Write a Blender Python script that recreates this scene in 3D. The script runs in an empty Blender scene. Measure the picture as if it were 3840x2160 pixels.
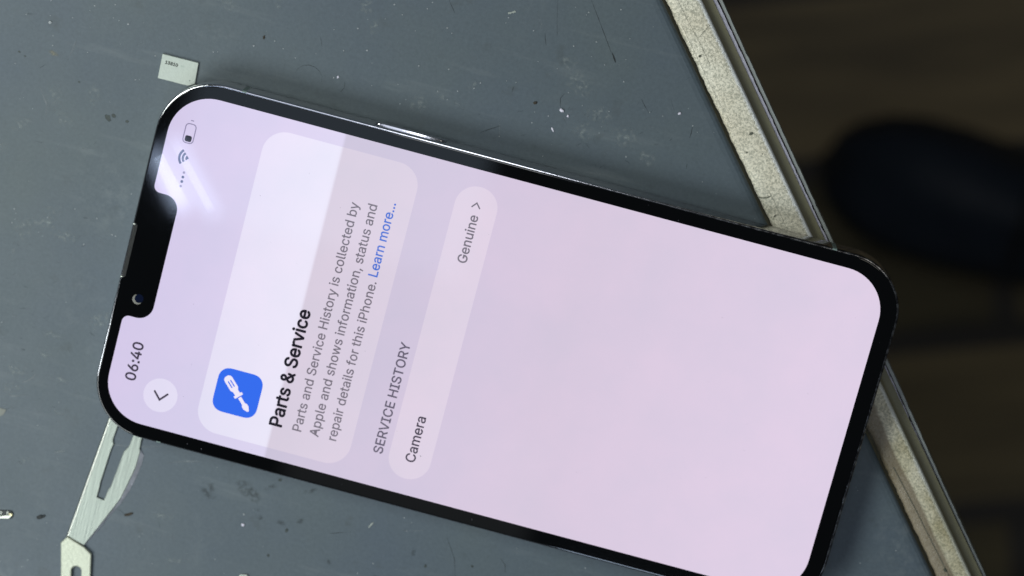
import bpy, bmesh, math, random
from mathutils import Matrix, Vector

# ---------------------------------------------------------------- camera, world, lights
SC = bpy.context.scene
COL = SC.collection
MM = 0.001


def lin(r, g, b, k=1.0):
    f = lambda v: (v / 255 / 12.92) if v <= 10.3 else ((v / 255 + 0.055) / 1.055) ** 2.4
    return (f(r) * k, f(g) * k, f(b) * k, 1.0)


cam_d = bpy.data.cameras.new('camera')
cam = bpy.data.objects.new('camera', cam_d)
COL.objects.link(cam)
cam.matrix_world = Matrix(((0.966131, -0.258027, 0.003676, 2.497 * MM),
                           (0.253029, 0.950021, 0.182858, 115.081 * MM),
                           (-0.050674, -0.175734, 0.983133, 561.123 * MM),
                           (0, 0, 0, 1)))
cam_d.sensor_width = 36
cam_d.lens = 11000 / 3840 * 36
cam_d.clip_start = 0.02
cam_d.clip_end = 50
cam_d.dof.use_dof = True
cam_d.dof.focus_distance = 0.553
cam_d.dof.aperture_fstop = 14.5
SC.camera = cam

W = bpy.data.worlds.new('World')
SC.world = W
W.use_nodes = True
W.node_tree.nodes['Background'].inputs[0].default_value = (0.80, 0.92, 1.0, 1)
W.node_tree.nodes['Background'].inputs[1].default_value = 0.05

SC.view_settings.view_transform = 'Standard'
SC.view_settings.look = 'None'
SC.view_settings.exposure = 0
SC.view_settings.gamma = 1
SC.view_settings.use_curve_mapping = False


def area(name, loc, sx, sy, radiance, col=(1, 1, 1), ydir=(0, 1), target=None):
    """rectangular lamp; faces straight down unless aimed, its long side along ydir"""
    l = bpy.data.lights.new(name, 'AREA')
    l.shape = 'RECTANGLE'
    l.size = sx * MM
    l.size_y = sy * MM
    l.energy = radiance * math.pi * sx * sy * MM * MM
    l.color = col
    o = bpy.data.objects.new(name, l)
    COL.objects.link(o)
    z = Vector((0, 0, 1)) if target is None else (Vector(loc) - Vector(target)).normalized()
    y = Vector((ydir[0], ydir[1], 0)); y = (y - z * y.dot(z)).normalized(); x = y.cross(z)
    m = Matrix((x, y, z)).transposed().to_4x4()
    m.translation = Vector(loc) * MM
    o.matrix_world = m
    return o


# the bench lamps left of the phone: they light the mat and throw the soft shadows to the right
area('bench_lamp', (-225, 80, 345), 120, 150, 10.2, (0.95, 1.03, 0.98), target=(-20, 0, 0))
area('bench_lamp', (-235, -200, 350), 220, 190, 7.9, (0.93, 1.0, 1.02), target=(-20, 0, 0))
# the two LED tubes of a lamp overhead, mirrored in the glass by the notch
area('lamp_tube', (-172, -142, 907), 4.4, 44, 10, (0.58, 0.72, 1.0), ydir=(.67, -.745))
area('lamp_tube', (-184, -147, 907), 8.0, 34, 11, (0.58, 0.72, 1.0), ydir=(.67, -.745))
# ceiling panels further up, mirrored in the steel rim and the black border
area('ceiling_panel', (-150, -185, 1500), 215, 170, 0.72, (0.72, 0.9, 1.12))
area('ceiling_panel', (-40, -440, 1500), 180, 140, 0.2, (0.95, 1.0, 1.05))
area('ceiling_panel', (-130, 620, 1300), 300, 900, 1.25, (0.86, 0.92, 1.08))
area('overhead_light', (-50, 420, 1250), 100, 560, 4, (0.95, 0.98, 1.0))
area('overhead_light', (118, -620, 1250), 84, 460, 9, (0.75, 0.93, 1.2))
area('overhead_light', (330, 230, 1150), 230, 220, 1.6, (1, 0.95, 0.84), target=(40, 40, 0))  # added light, brightens the cream strip and its outer edge


# ---------------------------------------------------------------- helpers
def tag(o, label=None, cat=None, group=None, kind=None):
    if label: o['label'] = label
    if cat: o['category'] = cat
    if group: o['group'] = group
    if kind: o['kind'] = kind
    return o


def thing(name, label, cat, loc=(0, 0, 0), group=None):
    o = bpy.data.objects.new(name, None)
    COL.objects.link(o)
    o.location = Vector(loc) * MM
    o.empty_display_size = 0.01
    return tag(o, label, cat, group)


def link(name, me, mat, parent=None, smooth=False, angle=None):
    if mat is not None:
        me.materials.clear()
        for m in (mat if isinstance(mat, (list, tuple)) else [mat]):
            me.materials.append(m)
    o = bpy.data.objects.new(name, me)
    COL.objects.link(o)
    if parent is not None:
        o.parent = parent
    if smooth:
        for p in me.polygons: p.use_smooth = True
        if angle:
            me.set_sharp_from_angle(angle=math.radians(angle))
    return o


def mesh(name, verts, faces, mat, parent=None, smooth=False, angle=None, fix=True):
    me = bpy.data.meshes.new(name)
    me.from_pydata([Vector(v) * MM for v in verts], [], faces)
    if fix:
        bm = bmesh.new(); bm.from_mesh(me)
        bmesh.ops.recalc_face_normals(bm, faces=bm.faces)
        bm.to_mesh(me); bm.free()
    me.update()
    return link(name, me, mat, parent, smooth, angle)


def from_bm(name, bm, mat, parent=None, smooth=False, angle=None):
    me = bpy.data.meshes.new(name)
    bm.to_mesh(me); bm.free()
    return link(name, me, mat, parent, smooth, angle)


def rrect(x0, x1, y0, y1, r, n=10, ex=2.0):
    """rounded rectangle outline, counter-clockwise; ex > 2 gives a squircle corner"""
    P = []
    for cx, cy, a0 in ((x1 - r, y1 - r, 0), (x0 + r, y1 - r, 90), (x0 + r, y0 + r, 180), (x1 - r, y0 + r, 270)):
        for k in range(n + 1):
            a = math.radians(a0 + 90 * k / n)
            c, s = math.cos(a), math.sin(a)
            P.append((cx + r * math.copysign(abs(c) ** (2 / ex), c), cy + r * math.copysign(abs(s) ** (2 / ex), s)))
    return P


def loft(name, loops, mat, parent=None, cap0=True, cap1=True, smooth=True, angle=35):
    n = len(loops[0]); V = [v for L in loops for v in L]; Fc = []
    for i in range(len(loops) - 1):
        for j in range(n):
            Fc.append((i * n + j, i * n + (j + 1) % n, (i + 1) * n + (j + 1) % n, (i + 1) * n + j))
    if cap0: Fc.append(tuple(reversed(range(n))))
    if cap1: Fc.append(tuple(range((len(loops) - 1) * n, len(loops) * n)))
    return mesh(name, V, Fc, mat, parent, smooth, angle)


def fill2d(polys, z, offset=0.0):
    """flat filled mesh from closed outlines (holes by even-odd), via a 2D curve"""
    cu = bpy.data.curves.new('tmp', 'CURVE')
    cu.dimensions = '2D'; cu.fill_mode = 'BOTH'
    for P in polys:
        s = cu.splines.new('POLY'); s.points.add(len(P) - 1)
        for p, (x, y) in zip(s.points, P): p.co = (x, y, 0, 1)
        s.use_cyclic_u = True
    cu.offset = offset
    ob = bpy.data.objects.new('tmp', cu)
    COL.objects.link(ob)
    dg = bpy.context.evaluated_depsgraph_get()
    me = bpy.data.meshes.new_from_object(ob.evaluated_get(dg))
    bpy.data.objects.remove(ob); bpy.data.curves.remove(cu)
    for v in me.vertices:
        v.co = (v.co.x * MM, v.co.y * MM, z * MM)
    bm = bmesh.new(); bm.from_mesh(me)
    for f in bm.faces:
        f.normal_update()
        if f.normal.z < 0: f.normal_flip()
    bm.to_mesh(me); bm.free()
    return me


def prism(name, outline, z0, z1, mat, parent=None, bevel=0.0, seg=2, smooth=True, holes=()):
    """outline extruded from z0 to z1, top edge bevelled"""
    me = fill2d([outline] + list(holes), z0)
    bm = bmesh.new(); bm.from_mesh(me); bpy.data.meshes.remove(me)
    bmesh.ops.remove_doubles(bm, verts=bm.verts, dist=1e-7)
    r = bmesh.ops.extrude_face_region(bm, geom=bm.faces[:])
    top = [g for g in r['geom'] if isinstance(g, bmesh.types.BMVert)]
    for v in top: v.co.z = z1 * MM
    bmesh.ops.recalc_face_normals(bm, faces=bm.faces)
    if bevel:
        ed = [e for e in bm.edges if len(e.link_faces) == 2 and all(abs(v.co.z - z1 * MM) < 1e-8 for v in e.verts)
              and abs(e.link_faces[0].normal.dot(e.link_faces[1].normal)) < 0.5]
        bmesh.ops.bevel(bm, geom=ed, offset=bevel * MM, segments=seg, profile=0.5, affect='EDGES')
    return from_bm(name, bm, mat, parent, smooth, 12)


def blob(name, c, r, mat, parent=None, seed=0, squash=0.6, sub=2, jit=0.3, rot=0.0):
    rnd = random.Random(seed)
    bm = bmesh.new()
    bmesh.ops.create_icosphere(bm, subdivisions=sub, radius=1)
    ca, sa = math.cos(rot), math.sin(rot)
    for v in bm.verts:
        k = 1 + rnd.uniform(-jit, jit)
        x, y = v.co.x * k * r[0], v.co.y * k * r[1]
        v.co = ((x * ca - y * sa) * MM, (x * sa + y * ca) * MM, max((v.co.z * k * squash + squash * .8) * min(r), 0) * MM)
    o = from_bm(name, bm, mat, parent, False)
    o.location = Vector((c[0], c[1], c[2] if len(c) > 2 else 0.0)) * MM
    return o


# ---------------------------------------------------------------- materials
def new_mat(name):
    m = bpy.data.materials.new(name)
    m.use_nodes = True
    return m, m.node_tree.nodes, m.node_tree.links, m.node_tree.nodes['Principled BSDF']


def plain(name, col, rough=0.5, metal=0.0, spec=0.5, noise=0.0, nscale=400.0, bump=0.0, bscale=900.0, coat=0.0, stretch=None):
    m, N, L, b = new_mat(name)
    b.inputs['Base Color'].default_value = col
    b.inputs['Roughness'].default_value = rough
    b.inputs['Metallic'].default_value = metal
    b.inputs['Specular IOR Level'].default_value = spec
    b.inputs['Coat Weight'].default_value = coat
    tc = N.new('ShaderNodeTexCoord')
    src = tc.outputs['Object']
    if stretch:
        mp = N.new('ShaderNodeMapping'); mp.inputs['Scale'].default_value = stretch[:3]
        mp.inputs['Rotation'].default_value = (0, 0, stretch[3])
        L.new(src, mp.inputs[0]); src = mp.outputs[0]
    if noise:
        n = N.new('ShaderNodeTexNoise'); n.inputs['Scale'].default_value = nscale; n.inputs['Detail'].default_value = 5
        mx = N.new('ShaderNodeMix'); mx.data_type = 'RGBA'
        mx.inputs['A'].default_value = tuple(c * (1 - noise) for c in col[:3]) + (1,)
        mx.inputs['B'].default_value = tuple(min(1, c * (1 + noise)) for c in col[:3]) + (1,)
        L.new(src, n.inputs['Vector'])
        L.new(n.outputs['Fac'], mx.inputs['Factor']); L.new(mx.outputs['Result'], b.inputs['Base Color'])
        mr = N.new('ShaderNodeMapRange'); mr.inputs['To Min'].default_value = max(0.02, rough - 0.08); mr.inputs['To Max'].default_value = rough + 0.08
        L.new(n.outputs['Fac'], mr.inputs['Value']); L.new(mr.outputs['Result'], b.inputs['Roughness'])
    if bump:
        n2 = N.new('ShaderNodeTexNoise'); n2.inputs['Scale'].default_value = bscale; n2.inputs['Detail'].default_value = 4
        bp = N.new('ShaderNodeBump'); bp.inputs['Strength'].default_value = bump; bp.inputs['Distance'].default_value = 0.0002
        L.new(src, n2.inputs['Vector']); L.new(n2.outputs['Fac'], bp.inputs['Height']); L.new(bp.outputs['Normal'], b.inputs['Normal'])
    return m


def screen_mat(name, left, band, mid, right, strength=1.0, rough=0.03):
    """the lit display: colour along the phone's length, one refresh band brighter than the rest (step at x = -37.7 mm)"""
    m, N, L, b = new_mat(name)
    b.inputs['Base Color'].default_value = (0.003, 0.003, 0.004, 1)
    b.inputs['Roughness'].default_value = rough
    tc = N.new('ShaderNodeTexCoord'); sp = N.new('ShaderNodeSeparateXYZ')
    L.new(tc.outputs['Object'], sp.inputs[0])
    mr = N.new('ShaderNodeMapRange')
    mr.inputs['From Min'].default_value = -0.071; mr.inputs['From Max'].default_value = 0.070
    L.new(sp.outputs['X'], mr.inputs['Value'])
    cr = N.new('ShaderNodeValToRGB'); e = cr.color_ramp.elements
    u = lambda x: (x + 71) / 141
    e[0].position = u(-70); e[0].color = left
    e[1].position = u(-38.0); e[1].color = band
    for x, c in ((-37.5, mid[0]), (-8, mid[1]), (12, mid[2]), (66, right)):
        k = e.new(u(x)); k.color = c
    L.new(mr.outputs['Result'], cr.inputs[0])
    n = N.new('ShaderNodeTexNoise'); n.inputs['Scale'].default_value = 55; n.inputs['Detail'].default_value = 6; n.inputs['Roughness'].default_value = 0.62
    L.new(tc.outputs['Object'], n.inputs['Vector'])
    mx = N.new('ShaderNodeMix'); mx.data_type = 'RGBA'; mx.blend_type = 'MULTIPLY'; mx.inputs['Factor'].default_value = 1
    r2 = N.new('ShaderNodeValToRGB'); r2.color_ramp.elements[0].position = 0.3; r2.color_ramp.elements[1].position = 0.7
    r2.color_ramp.elements[0].color = (0.955, 0.975, 0.985, 1); r2.color_ramp.elements[1].color = (1.03, 1.005, 1.015, 1)
    L.new(n.outputs['Fac'], r2.inputs[0])
    L.new(cr.outputs['Color'], mx.inputs['A']); L.new(r2.outputs['Color'], mx.inputs['B'])
    L.new(mx.outputs['Result'], b.inputs['Emission Color'])
    b.inputs['Emission Strength'].default_value = strength
    return m


def ink(name, col):
    m, N, L, b = new_mat(name)
    b.inputs['Base Color'].default_value = (0.003, 0.003, 0.004, 1)
    b.inputs['Roughness'].default_value = 0.03
    b.inputs['Emission Color'].default_value = col
    b.inputs['Emission Strength'].default_value = 1
    return m


M_BG = screen_mat('display_background', lin(212, 202, 232), lin(222, 214, 240), (lin(204, 196, 217), lin(213, 200, 222), lin(215, 201, 221)), lin(223, 208, 229))
M_CARD = screen_mat('display_card', lin(226, 218, 242), lin(236, 232, 249), (lin(216, 206, 222), lin(224, 211, 228), lin(226, 215, 232)), lin(228, 216, 234))
M_BLUE = ink('display_blue', lin(52, 108, 238))
M_WHITE = ink('display_white', lin(238, 232, 250))
M_TXT_BLACK = ink('display_black_text', lin(28, 26, 36))
M_TXT_DARK = ink('display_dark_text', lin(66, 60, 76))
M_TXT_GREY = ink('display_grey_text', lin(118, 112, 124))
M_TXT_HIST = ink('display_heading_text', lin(100, 94, 112))
M_TXT_BLUE = ink('display_link_text', lin(74, 114, 210))
M_ICON = ink('display_status_grey', lin(72, 80, 120))
M_ICON_PALE = ink('display_status_pale', lin(140, 132, 165))

M_GLASS = plain('black_glass', (0.0012, 0.0014, 0.0018, 1), 0.03, noise=0)
def steel():
    """polished steel, dulled by fine scuffs towards the phone's foot"""
    m = plain('polished_steel', (0.62, 0.62, 0.64, 1), 0.09, 1.0, bump=0.06, bscale=700)
    N, L = m.node_tree.nodes, m.node_tree.links; b = N['Principled BSDF']
    tc = N.new('ShaderNodeTexCoord'); sp = N.new('ShaderNodeSeparateXYZ'); L.new(tc.outputs['Object'], sp.inputs[0])
    k = N.new('ShaderNodeMapRange'); k.inputs['From Min'].default_value = 0.012; k.inputs['From Max'].default_value = 0.04; L.new(sp.outputs['X'], k.inputs['Value'])
    n = N.new('ShaderNodeTexNoise'); n.inputs['Scale'].default_value = 900; n.inputs['Detail'].default_value = 4; L.new(tc.outputs['Object'], n.inputs['Vector'])
    r = N.new('ShaderNodeValToRGB'); r.color_ramp.elements[0].position = .42; r.color_ramp.elements[1].position = .62
    r.color_ramp.elements[0].color = (0.10, 0.095, 0.10, 1); r.color_ramp.elements[1].color = (0.5, 0.49, 0.5, 1); L.new(n.outputs['Fac'], r.inputs[0])
    x = N.new('ShaderNodeMix'); x.data_type = 'RGBA'; x.inputs['A'].default_value = (0.62, 0.62, 0.65, 1)
    L.new(k.outputs['Result'], x.inputs['Factor']); L.new(r.outputs['Color'], x.inputs['B']); L.new(x.outputs['Result'], b.inputs['Base Color'])
    q = N.new('ShaderNodeMapRange'); q.inputs['To Min'].default_value = 0.09; q.inputs['To Max'].default_value = 0.14
    L.new(k.outputs['Result'], q.inputs['Value']); L.new(q.outputs['Result'], b.inputs['Roughness'])
    return m


M_STEEL = steel()
M_ANT = plain('antenna_plastic', lin(128, 146, 140), 0.45)
M_GRILLE = plain('earpiece_mesh', (0.012, 0.012, 0.011, 1), 0.45, 0.5, bump=0.6, bscale=4000)
M_LENS = plain('camera_lens', (0.003, 0.006, 0.022, 1), 0.03)
M_LENS_GLINT = plain('lens_glint', (0.16, 0.155, 0.125, 1), 0.35)  # beige of the crescent beside the lens: a lamp glint put into the colour


def mat_rubber():
    m, N, L, b = new_mat('blue_grey_rubber')
    tc = N.new('ShaderNodeTexCoord')
    def noise(scale, detail=4, rough=0.55, vec=None, dist=0.0):
        n = N.new('ShaderNodeTexNoise'); n.inputs['Scale'].default_value = scale
        n.inputs['Detail'].default_value = detail; n.inputs['Roughness'].default_value = rough
        n.inputs['Distortion'].default_value = dist
        L.new(vec or tc.outputs['Object'], n.inputs['Vector']); return n
    def ramp(src, p0, p1, c0=(0, 0, 0, 1), c1=(1, 1, 1, 1)):
        r = N.new('ShaderNodeValToRGB'); r.color_ramp.elements[0].position = p0; r.color_ramp.elements[1].position = p1
        r.color_ramp.elements[0].color = c0; r.color_ramp.elements[1].color = c1
        L.new(src, r.inputs[0]); return r.outputs['Color']
    def mix(a, bb, fac, mode='MIX'):
        x = N.new('ShaderNodeMix'); x.data_type = 'RGBA'; x.blend_type = mode
        for s, v in (('A', a), ('B', bb)):
            if isinstance(v, tuple): x.inputs[s].default_value = v
            else: L.new(v, x.inputs[s])
        if isinstance(fac, float): x.inputs['Factor'].default_value = fac
        else: L.new(fac, x.inputs['Factor'])
        return x.outputs['Result']
    # broad blotches between a greener and a bluer grey
    base = ramp(noise(24, 5).outputs['Fac'], 0.32, 0.68, (0.079, 0.104, 0.129, 1), (0.090, 0.115, 0.123, 1))
    gr = ramp(noise(1500, 3, 0.7).outputs['Fac'], 0.3, 0.7, (0.90, 0.90, 0.90, 1), (1.10, 1.10, 1.10, 1))
    base = mix(base, gr, 1.0, 'MULTIPLY')
    # milky rubbed patches with a broken edge
    patch = ramp(noise(30, 3, dist=0.4).outputs['Fac'], 0.56, 0.72)
    grain = ramp(noise(420, 6, 0.7).outputs['Fac'], 0.46, 0.66)
    rub = mix((0, 0, 0, 1), grain, patch)
    base = mix(base, (0.235, 0.262, 0.262, 1), mix((0, 0, 0, 1), rub, 0.3))
    # faint wiped streaks
    mp = N.new('ShaderNodeMapping'); mp.inputs['Scale'].default_value = (30, 260, 1); mp.inputs['Rotation'].default_value = (0, 0, 0.5)
    L.new(tc.outputs['Object'], mp.inputs[0])
    st = ramp(noise(1.0, 4, 0.6, mp.outputs[0]).outputs['Fac'], 0.58, 0.78)
    base = mix(base, (0.20, 0.225, 0.23, 1), mix((0, 0, 0, 1), st, 0.32))
    # dirt, darker flecks
    dk = ramp(noise(150, 4, 0.6).outputs['Fac'], 0.26, 0.38, (1, 1, 1, 1), (0, 0, 0, 1))
    base = mix(base, (0.055, 0.068, 0.07, 1), mix((0, 0, 0, 1), dk, 0.5))
    # fine pale dust
    vo = N.new('ShaderNodeTexVoronoi'); vo.inputs['Scale'].default_value = 330
    L.new(tc.outputs['Object'], vo.inputs['Vector'])
    near = ramp(vo.outputs['Distance'], 0.025, 0.06, (1, 1, 1, 1), (0, 0, 0, 1))
    pick = ramp(vo.outputs['Color'], 0.62, 0.7)
    base = mix(base, (0.34, 0.37, 0.38, 1), mix((0, 0, 0, 1), mix((0, 0, 0, 1), near, pick), 0.45))
    L.new(base, b.inputs['Base Color'])
    rg = N.new('ShaderNodeMapRange'); rg.inputs['To Min'].default_value = 0.38; rg.inputs['To Max'].default_value = 0.56
    L.new(noise(60, 5).outputs['Fac'], rg.inputs['Value']); L.new(rg.outputs['Result'], b.inputs['Roughness'])
    b.inputs['Specular IOR Level'].default_value = 0.45
    bp = N.new('ShaderNodeBump'); bp.inputs['Strength'].default_value = 0.22; bp.inputs['Distance'].default_value = 0.0003
    L.new(noise(260, 5, 0.6).outputs['Fac'], bp.inputs['Height']); L.new(bp.outputs['Normal'], b.inputs['Normal'])
    return m


TXY = (0.647, -0.762)


def strip_mat():
    m, N, L, b = new_mat('speckled_cream_edge')
    tc = N.new('ShaderNodeTexCoord')
    n = N.new('ShaderNodeTexNoise'); n.inputs['Scale'].default_value = 2300; n.inputs['Detail'].default_value = 3; n.inputs['Distortion'].default_value = 0.8
    L.new(tc.outputs['Object'], n.inputs['Vector'])
    r = N.new('ShaderNodeValToRGB'); e = r.color_ramp.elements
    e[0].position = 0.38; e[0].color = (0.50, 0.485, 0.385, 1)
    e[1].position = 0.60; e[1].color = (0.97, 0.91, 0.74, 1)
    L.new(n.outputs['Fac'], r.inputs[0])
    n3 = N.new('ShaderNodeTexNoise'); n3.inputs['Scale'].default_value = 90; n3.inputs['Detail'].default_value = 4
    L.new(tc.outputs['Object'], n3.inputs['Vector'])
    r3 = N.new('ShaderNodeValToRGB'); r3.color_ramp.elements[0].color = (0.86, 0.82, 0.76, 1); r3.color_ramp.elements[1].color = (1.03, 1.03, 1.02, 1)
    r3.color_ramp.elements[0].position = 0.3; r3.color_ramp.elements[1].position = 0.65
    L.new(n3.outputs['Fac'], r3.inputs[0])
    mx = N.new('ShaderNodeMix'); mx.data_type = 'RGBA'; mx.blend_type = 'MULTIPLY'; mx.inputs['Factor'].default_value = 1
    L.new(r.outputs['Color'], mx.inputs['A']); L.new(r3.outputs['Color'], mx.inputs['B'])
    # a worn, grimy brown band along the inner half of the near stretch
    tc_ = N.new('ShaderNodeTexCoord'); mp = N.new('ShaderNodeMapping')
    mp.inputs['Rotation'].default_value = (0, 0, math.atan2(TXY[1], -TXY[0]) + math.pi)
    L.new(tc_.outputs['Object'], mp.inputs[0]); sx = N.new('ShaderNodeSeparateXYZ'); L.new(mp.outputs[0], sx.inputs[0])
    nw = N.new('ShaderNodeTexNoise'); nw.inputs['Scale'].default_value = 45; nw.inputs['Detail'].default_value = 2
    L.new(tc_.outputs['Object'], nw.inputs['Vector'])
    def mrange(src, a, b_, c=0.0, d=1.0):
        k = N.new('ShaderNodeMapRange'); k.inputs['From Min'].default_value = a; k.inputs['From Max'].default_value = b_
        k.inputs['To Min'].default_value = c; k.inputs['To Max'].default_value = d; L.new(src, k.inputs['Value']); return k.outputs['Result']
    def mth(op, a, b_):
        k = N.new('ShaderNodeMath'); k.operation = op
        for i, v in enumerate((a, b_)):
            if isinstance(v, (int, float)): k.inputs[i].default_value = v
            else: L.new(v, k.inputs[i])
        return k.outputs[0]
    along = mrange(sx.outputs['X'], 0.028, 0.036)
    edge_ = mth('ADD', mth('MULTIPLY', mth('SUBTRACT', nw.outputs['Fac'], .5), 0.004), 0.0611)
    across = mrange(mth('SUBTRACT', edge_, sx.outputs['Y']), 0.0, 0.0006)
    dirt = N.new('ShaderNodeMix'); dirt.data_type = 'RGBA'
    L.new(mth('MULTIPLY', mth('MULTIPLY', along, across), 0.88), dirt.inputs['Factor'])
    L.new(mx.outputs['Result'], dirt.inputs['A']); dirt.inputs['B'].default_value = (0.26, 0.205, 0.14, 1)
    near_shade = N.new('ShaderNodeMix'); near_shade.data_type = 'RGBA'; near_shade.blend_type = 'MULTIPLY'; near_shade.inputs['B'].default_value = (0.60, 0.58, 0.45, 1)
    L.new(mth('MULTIPLY', along, mrange(n3.outputs['Fac'], 0.34, 0.58, 0.95, 0.35)), near_shade.inputs['Factor'])     # shade of the near stretch painted in as patchy darkening; L.new(dirt.outputs['Result'], near_shade.inputs['A'])
    edge_sheen = N.new('ShaderNodeMix'); edge_sheen.data_type = 'RGBA'; edge_sheen.inputs['B'].default_value = (0.97, 0.98, 0.96, 1)  # highlight of the rounded outer edge, painted in as a pale band
    we = mrange(mth('ADD', sx.outputs['Y'], mth('MULTIPLY', mth('SUBTRACT', n.outputs['Fac'], .5), 0.0012)), 0.06325, 0.0637)
    L.new(mth('MULTIPLY', we, 0.9), edge_sheen.inputs['Factor']); L.new(dirt.outputs['Result'], edge_sheen.inputs['A'])
    L.new(edge_sheen.outputs['Result'], near_shade.inputs['A'])
    L.new(near_shade.outputs['Result'], b.inputs['Base Color'])
    b.inputs['Roughness'].default_value = 0.36
    b.inputs['Metallic'].default_value = 0.0
    bp = N.new('ShaderNodeBump'); bp.inputs['Strength'].default_value = 0.7; bp.inputs['Distance'].default_value = 0.00025
    L.new(n.outputs['Fac'], bp.inputs['Height']); L.new(bp.outputs['Normal'], b.inputs['Normal'])
    return m


def floor_mat():
    m, N, L, b = new_mat('dark_wood_planks')
    tc = N.new('ShaderNodeTexCoord')
    mp = N.new('ShaderNodeMapping'); mp.inputs['Rotation'].default_value = (0, 0, math.radians(-20))
    L.new(tc.outputs['Object'], mp.inputs[0])
    br = N.new('ShaderNodeTexBrick')
    br.inputs['Scale'].default_value = 1
    br.inputs['Brick Width'].default_value = 0.36; br.inputs['Row Height'].default_value = 0.085
    br.inputs['Mortar Size'].default_value = 0.006
    br.inputs['Color1'].default_value = (0.34, 0.255, 0.135, 1); br.inputs['Color2'].default_value = (0.085, 0.07, 0.027, 1)
    br.inputs['Mortar'].default_value = (0.06, 0.05, 0.04, 1)
    L.new(mp.outputs[0], br.inputs['Vector'])
    m2 = N.new('ShaderNodeMapping'); m2.inputs['Scale'].default_value = (6, 45, 1)
    L.new(mp.outputs[0], m2.inputs[0])
    n = N.new('ShaderNodeTexNoise'); n.inputs['Scale'].default_value = 1; n.inputs['Detail'].default_value = 5
    L.new(m2.outputs[0], n.inputs['Vector'])
    r = N.new('ShaderNodeValToRGB'); r.color_ramp.elements[0].position = 0.3; r.color_ramp.elements[1].position = 0.7
    r.color_ramp.elements[0].color = (0.5, 0.5, 0.5, 1); r.color_ramp.elements[1].color = (1.4, 1.36, 1.25, 1)
    L.new(n.outputs['Fac'], r.inputs[0])
    mx = N.new('ShaderNodeMix'); mx.data_type = 'RGBA'; mx.blend_type = 'MULTIPLY'; mx.inputs['Factor'].default_value = 1
    L.new(br.outputs['Color'], mx.inputs['A']); L.new(r.outputs['Color'], mx.inputs['B'])
    L.new(mx.outputs['Result'], b.inputs['Base Color'])
    b.inputs['Roughness'].default_value = 0.5
    return m


def smudge_mat(name, col, scale, lo, hi, strength):
    """a stain: alpha from the mesh attribute 'fade' broken up by noise"""
    m, N, L, b = new_mat(name)
    b.inputs['Base Color'].default_value = col
    b.inputs['Roughness'].default_value = 0.6
    at = N.new('ShaderNodeAttribute'); at.attribute_name = 'fade'
    tc = N.new('ShaderNodeTexCoord')
    n = N.new('ShaderNodeTexNoise'); n.inputs['Scale'].default_value = scale; n.inputs['Detail'].default_value = 4
    L.new(tc.outputs['Object'], n.inputs['Vector'])
    mr = N.new('ShaderNodeMapRange'); mr.inputs['From Min'].default_value = lo; mr.inputs['From Max'].default_value = hi
    mr.inputs['To Max'].default_value = strength
    L.new(n.outputs['Fac'], mr.inputs['Value'])
    mu = N.new('ShaderNodeMath'); mu.operation = 'MULTIPLY'; mu.use_clamp = True
    L.new(at.outputs['Fac'], mu.inputs[0]); L.new(mr.outputs['Result'], mu.inputs[1])
    L.new(mu.outputs[0], b.inputs['Alpha'])
    return m


M_RUBBER = mat_rubber()
M_STRIP = strip_mat()
M_OLIVE = plain('olive_apron', (0.19, 0.175, 0.10, 1), 0.5, noise=0.25, nscale=120)
M_RIM = plain('chipped_pale_rim', (0.52, 0.50, 0.58, 1), 0.4, noise=0.4, nscale=1300, bump=0.6, bscale=1500)
M_RIM2 = plain('worn_grey_rim', (0.34, 0.36, 0.34, 1), 0.45, noise=0.25, nscale=500)
M_TOP = plain('table_top_board', (0.10, 0.09, 0.07, 1), 0.6, noise=0.2)
M_BLADE = plain('brushed_steel', (0.33, 0.365, 0.315, 1), 0.4, 0.5, noise=0.26, nscale=1.0, bump=0.2, bscale=2.0, stretch=(1500, 90, 400, math.radians(9)))
M_GROUND = plain('ground_bevel', (0.55, 0.56, 0.62, 1), 0.25, 0.45, noise=0.5, nscale=500, bump=0.5, bscale=1500)
M_TAIL = plain('pale_steel', (0.56, 0.58, 0.46, 1), 0.5, 0.5, noise=0.2, nscale=900, bump=0.35, bscale=1800)
M_CHIP = plain('pale_shield_plate', (0.55, 0.60, 0.53, 1), 0.5, 0.0, noise=0.10, nscale=1500, bump=0.3, bscale=2500)
M_CHIPINK = plain('etched_dark_ink', (0.05, 0.06, 0.05, 1), 0.6)
M_NICKEL = plain('silver_plating', (0.42, 0.44, 0.38, 1), 0.3, 0.8, noise=0.3, nscale=2500)
M_GOLD = plain('gold_plating', (0.72, 0.66, 0.40, 1), 0.3, 0.8)
M_DARKPL = plain('dark_plastic', (0.02, 0.026, 0.025, 1), 0.5)
M_DUST = plain('pale_dust', (0.38, 0.40, 0.41, 1), 0.6)
M_GRAIN = plain('white_grain', (0.78, 0.74, 0.84, 1), 0.35)
M_BROWN = plain('brown_crumb', (0.045, 0.035, 0.022, 1), 0.7, noise=0.4, nscale=2000)
M_BLACKBIT = plain('black_crumb', (0.014, 0.018, 0.018, 1), 0.6)
M_FLAKE = plain('pale_flake', (0.36, 0.39, 0.35, 1), 0.5)
M_TAPE = plain('tan_film', (0.20, 0.205, 0.175, 1), 0.5)
M_FLOOR = floor_mat()
M_SHOE = plain('black_shoe_leather', (0.010, 0.018, 0.032, 1), 0.45, noise=0.3, nscale=80)
M_SOLE = plain('black_rubber_sole', (0.008, 0.008, 0.009, 1), 0.7)
M_SM_DARK = smudge_mat('dark_smudge', (0.05, 0.062, 0.062, 1), 900, 0.40, 0.66, 0.5)
M_SM_SPOT = smudge_mat('dark_spot', (0.045, 0.058, 0.052, 1), 1500, 0.1, 0.5, 1.0)
M_SM_TAN = smudge_mat('tan_spot', (0.26, 0.25, 0.19, 1), 900, 0.3, 0.6, 0.8)
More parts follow.
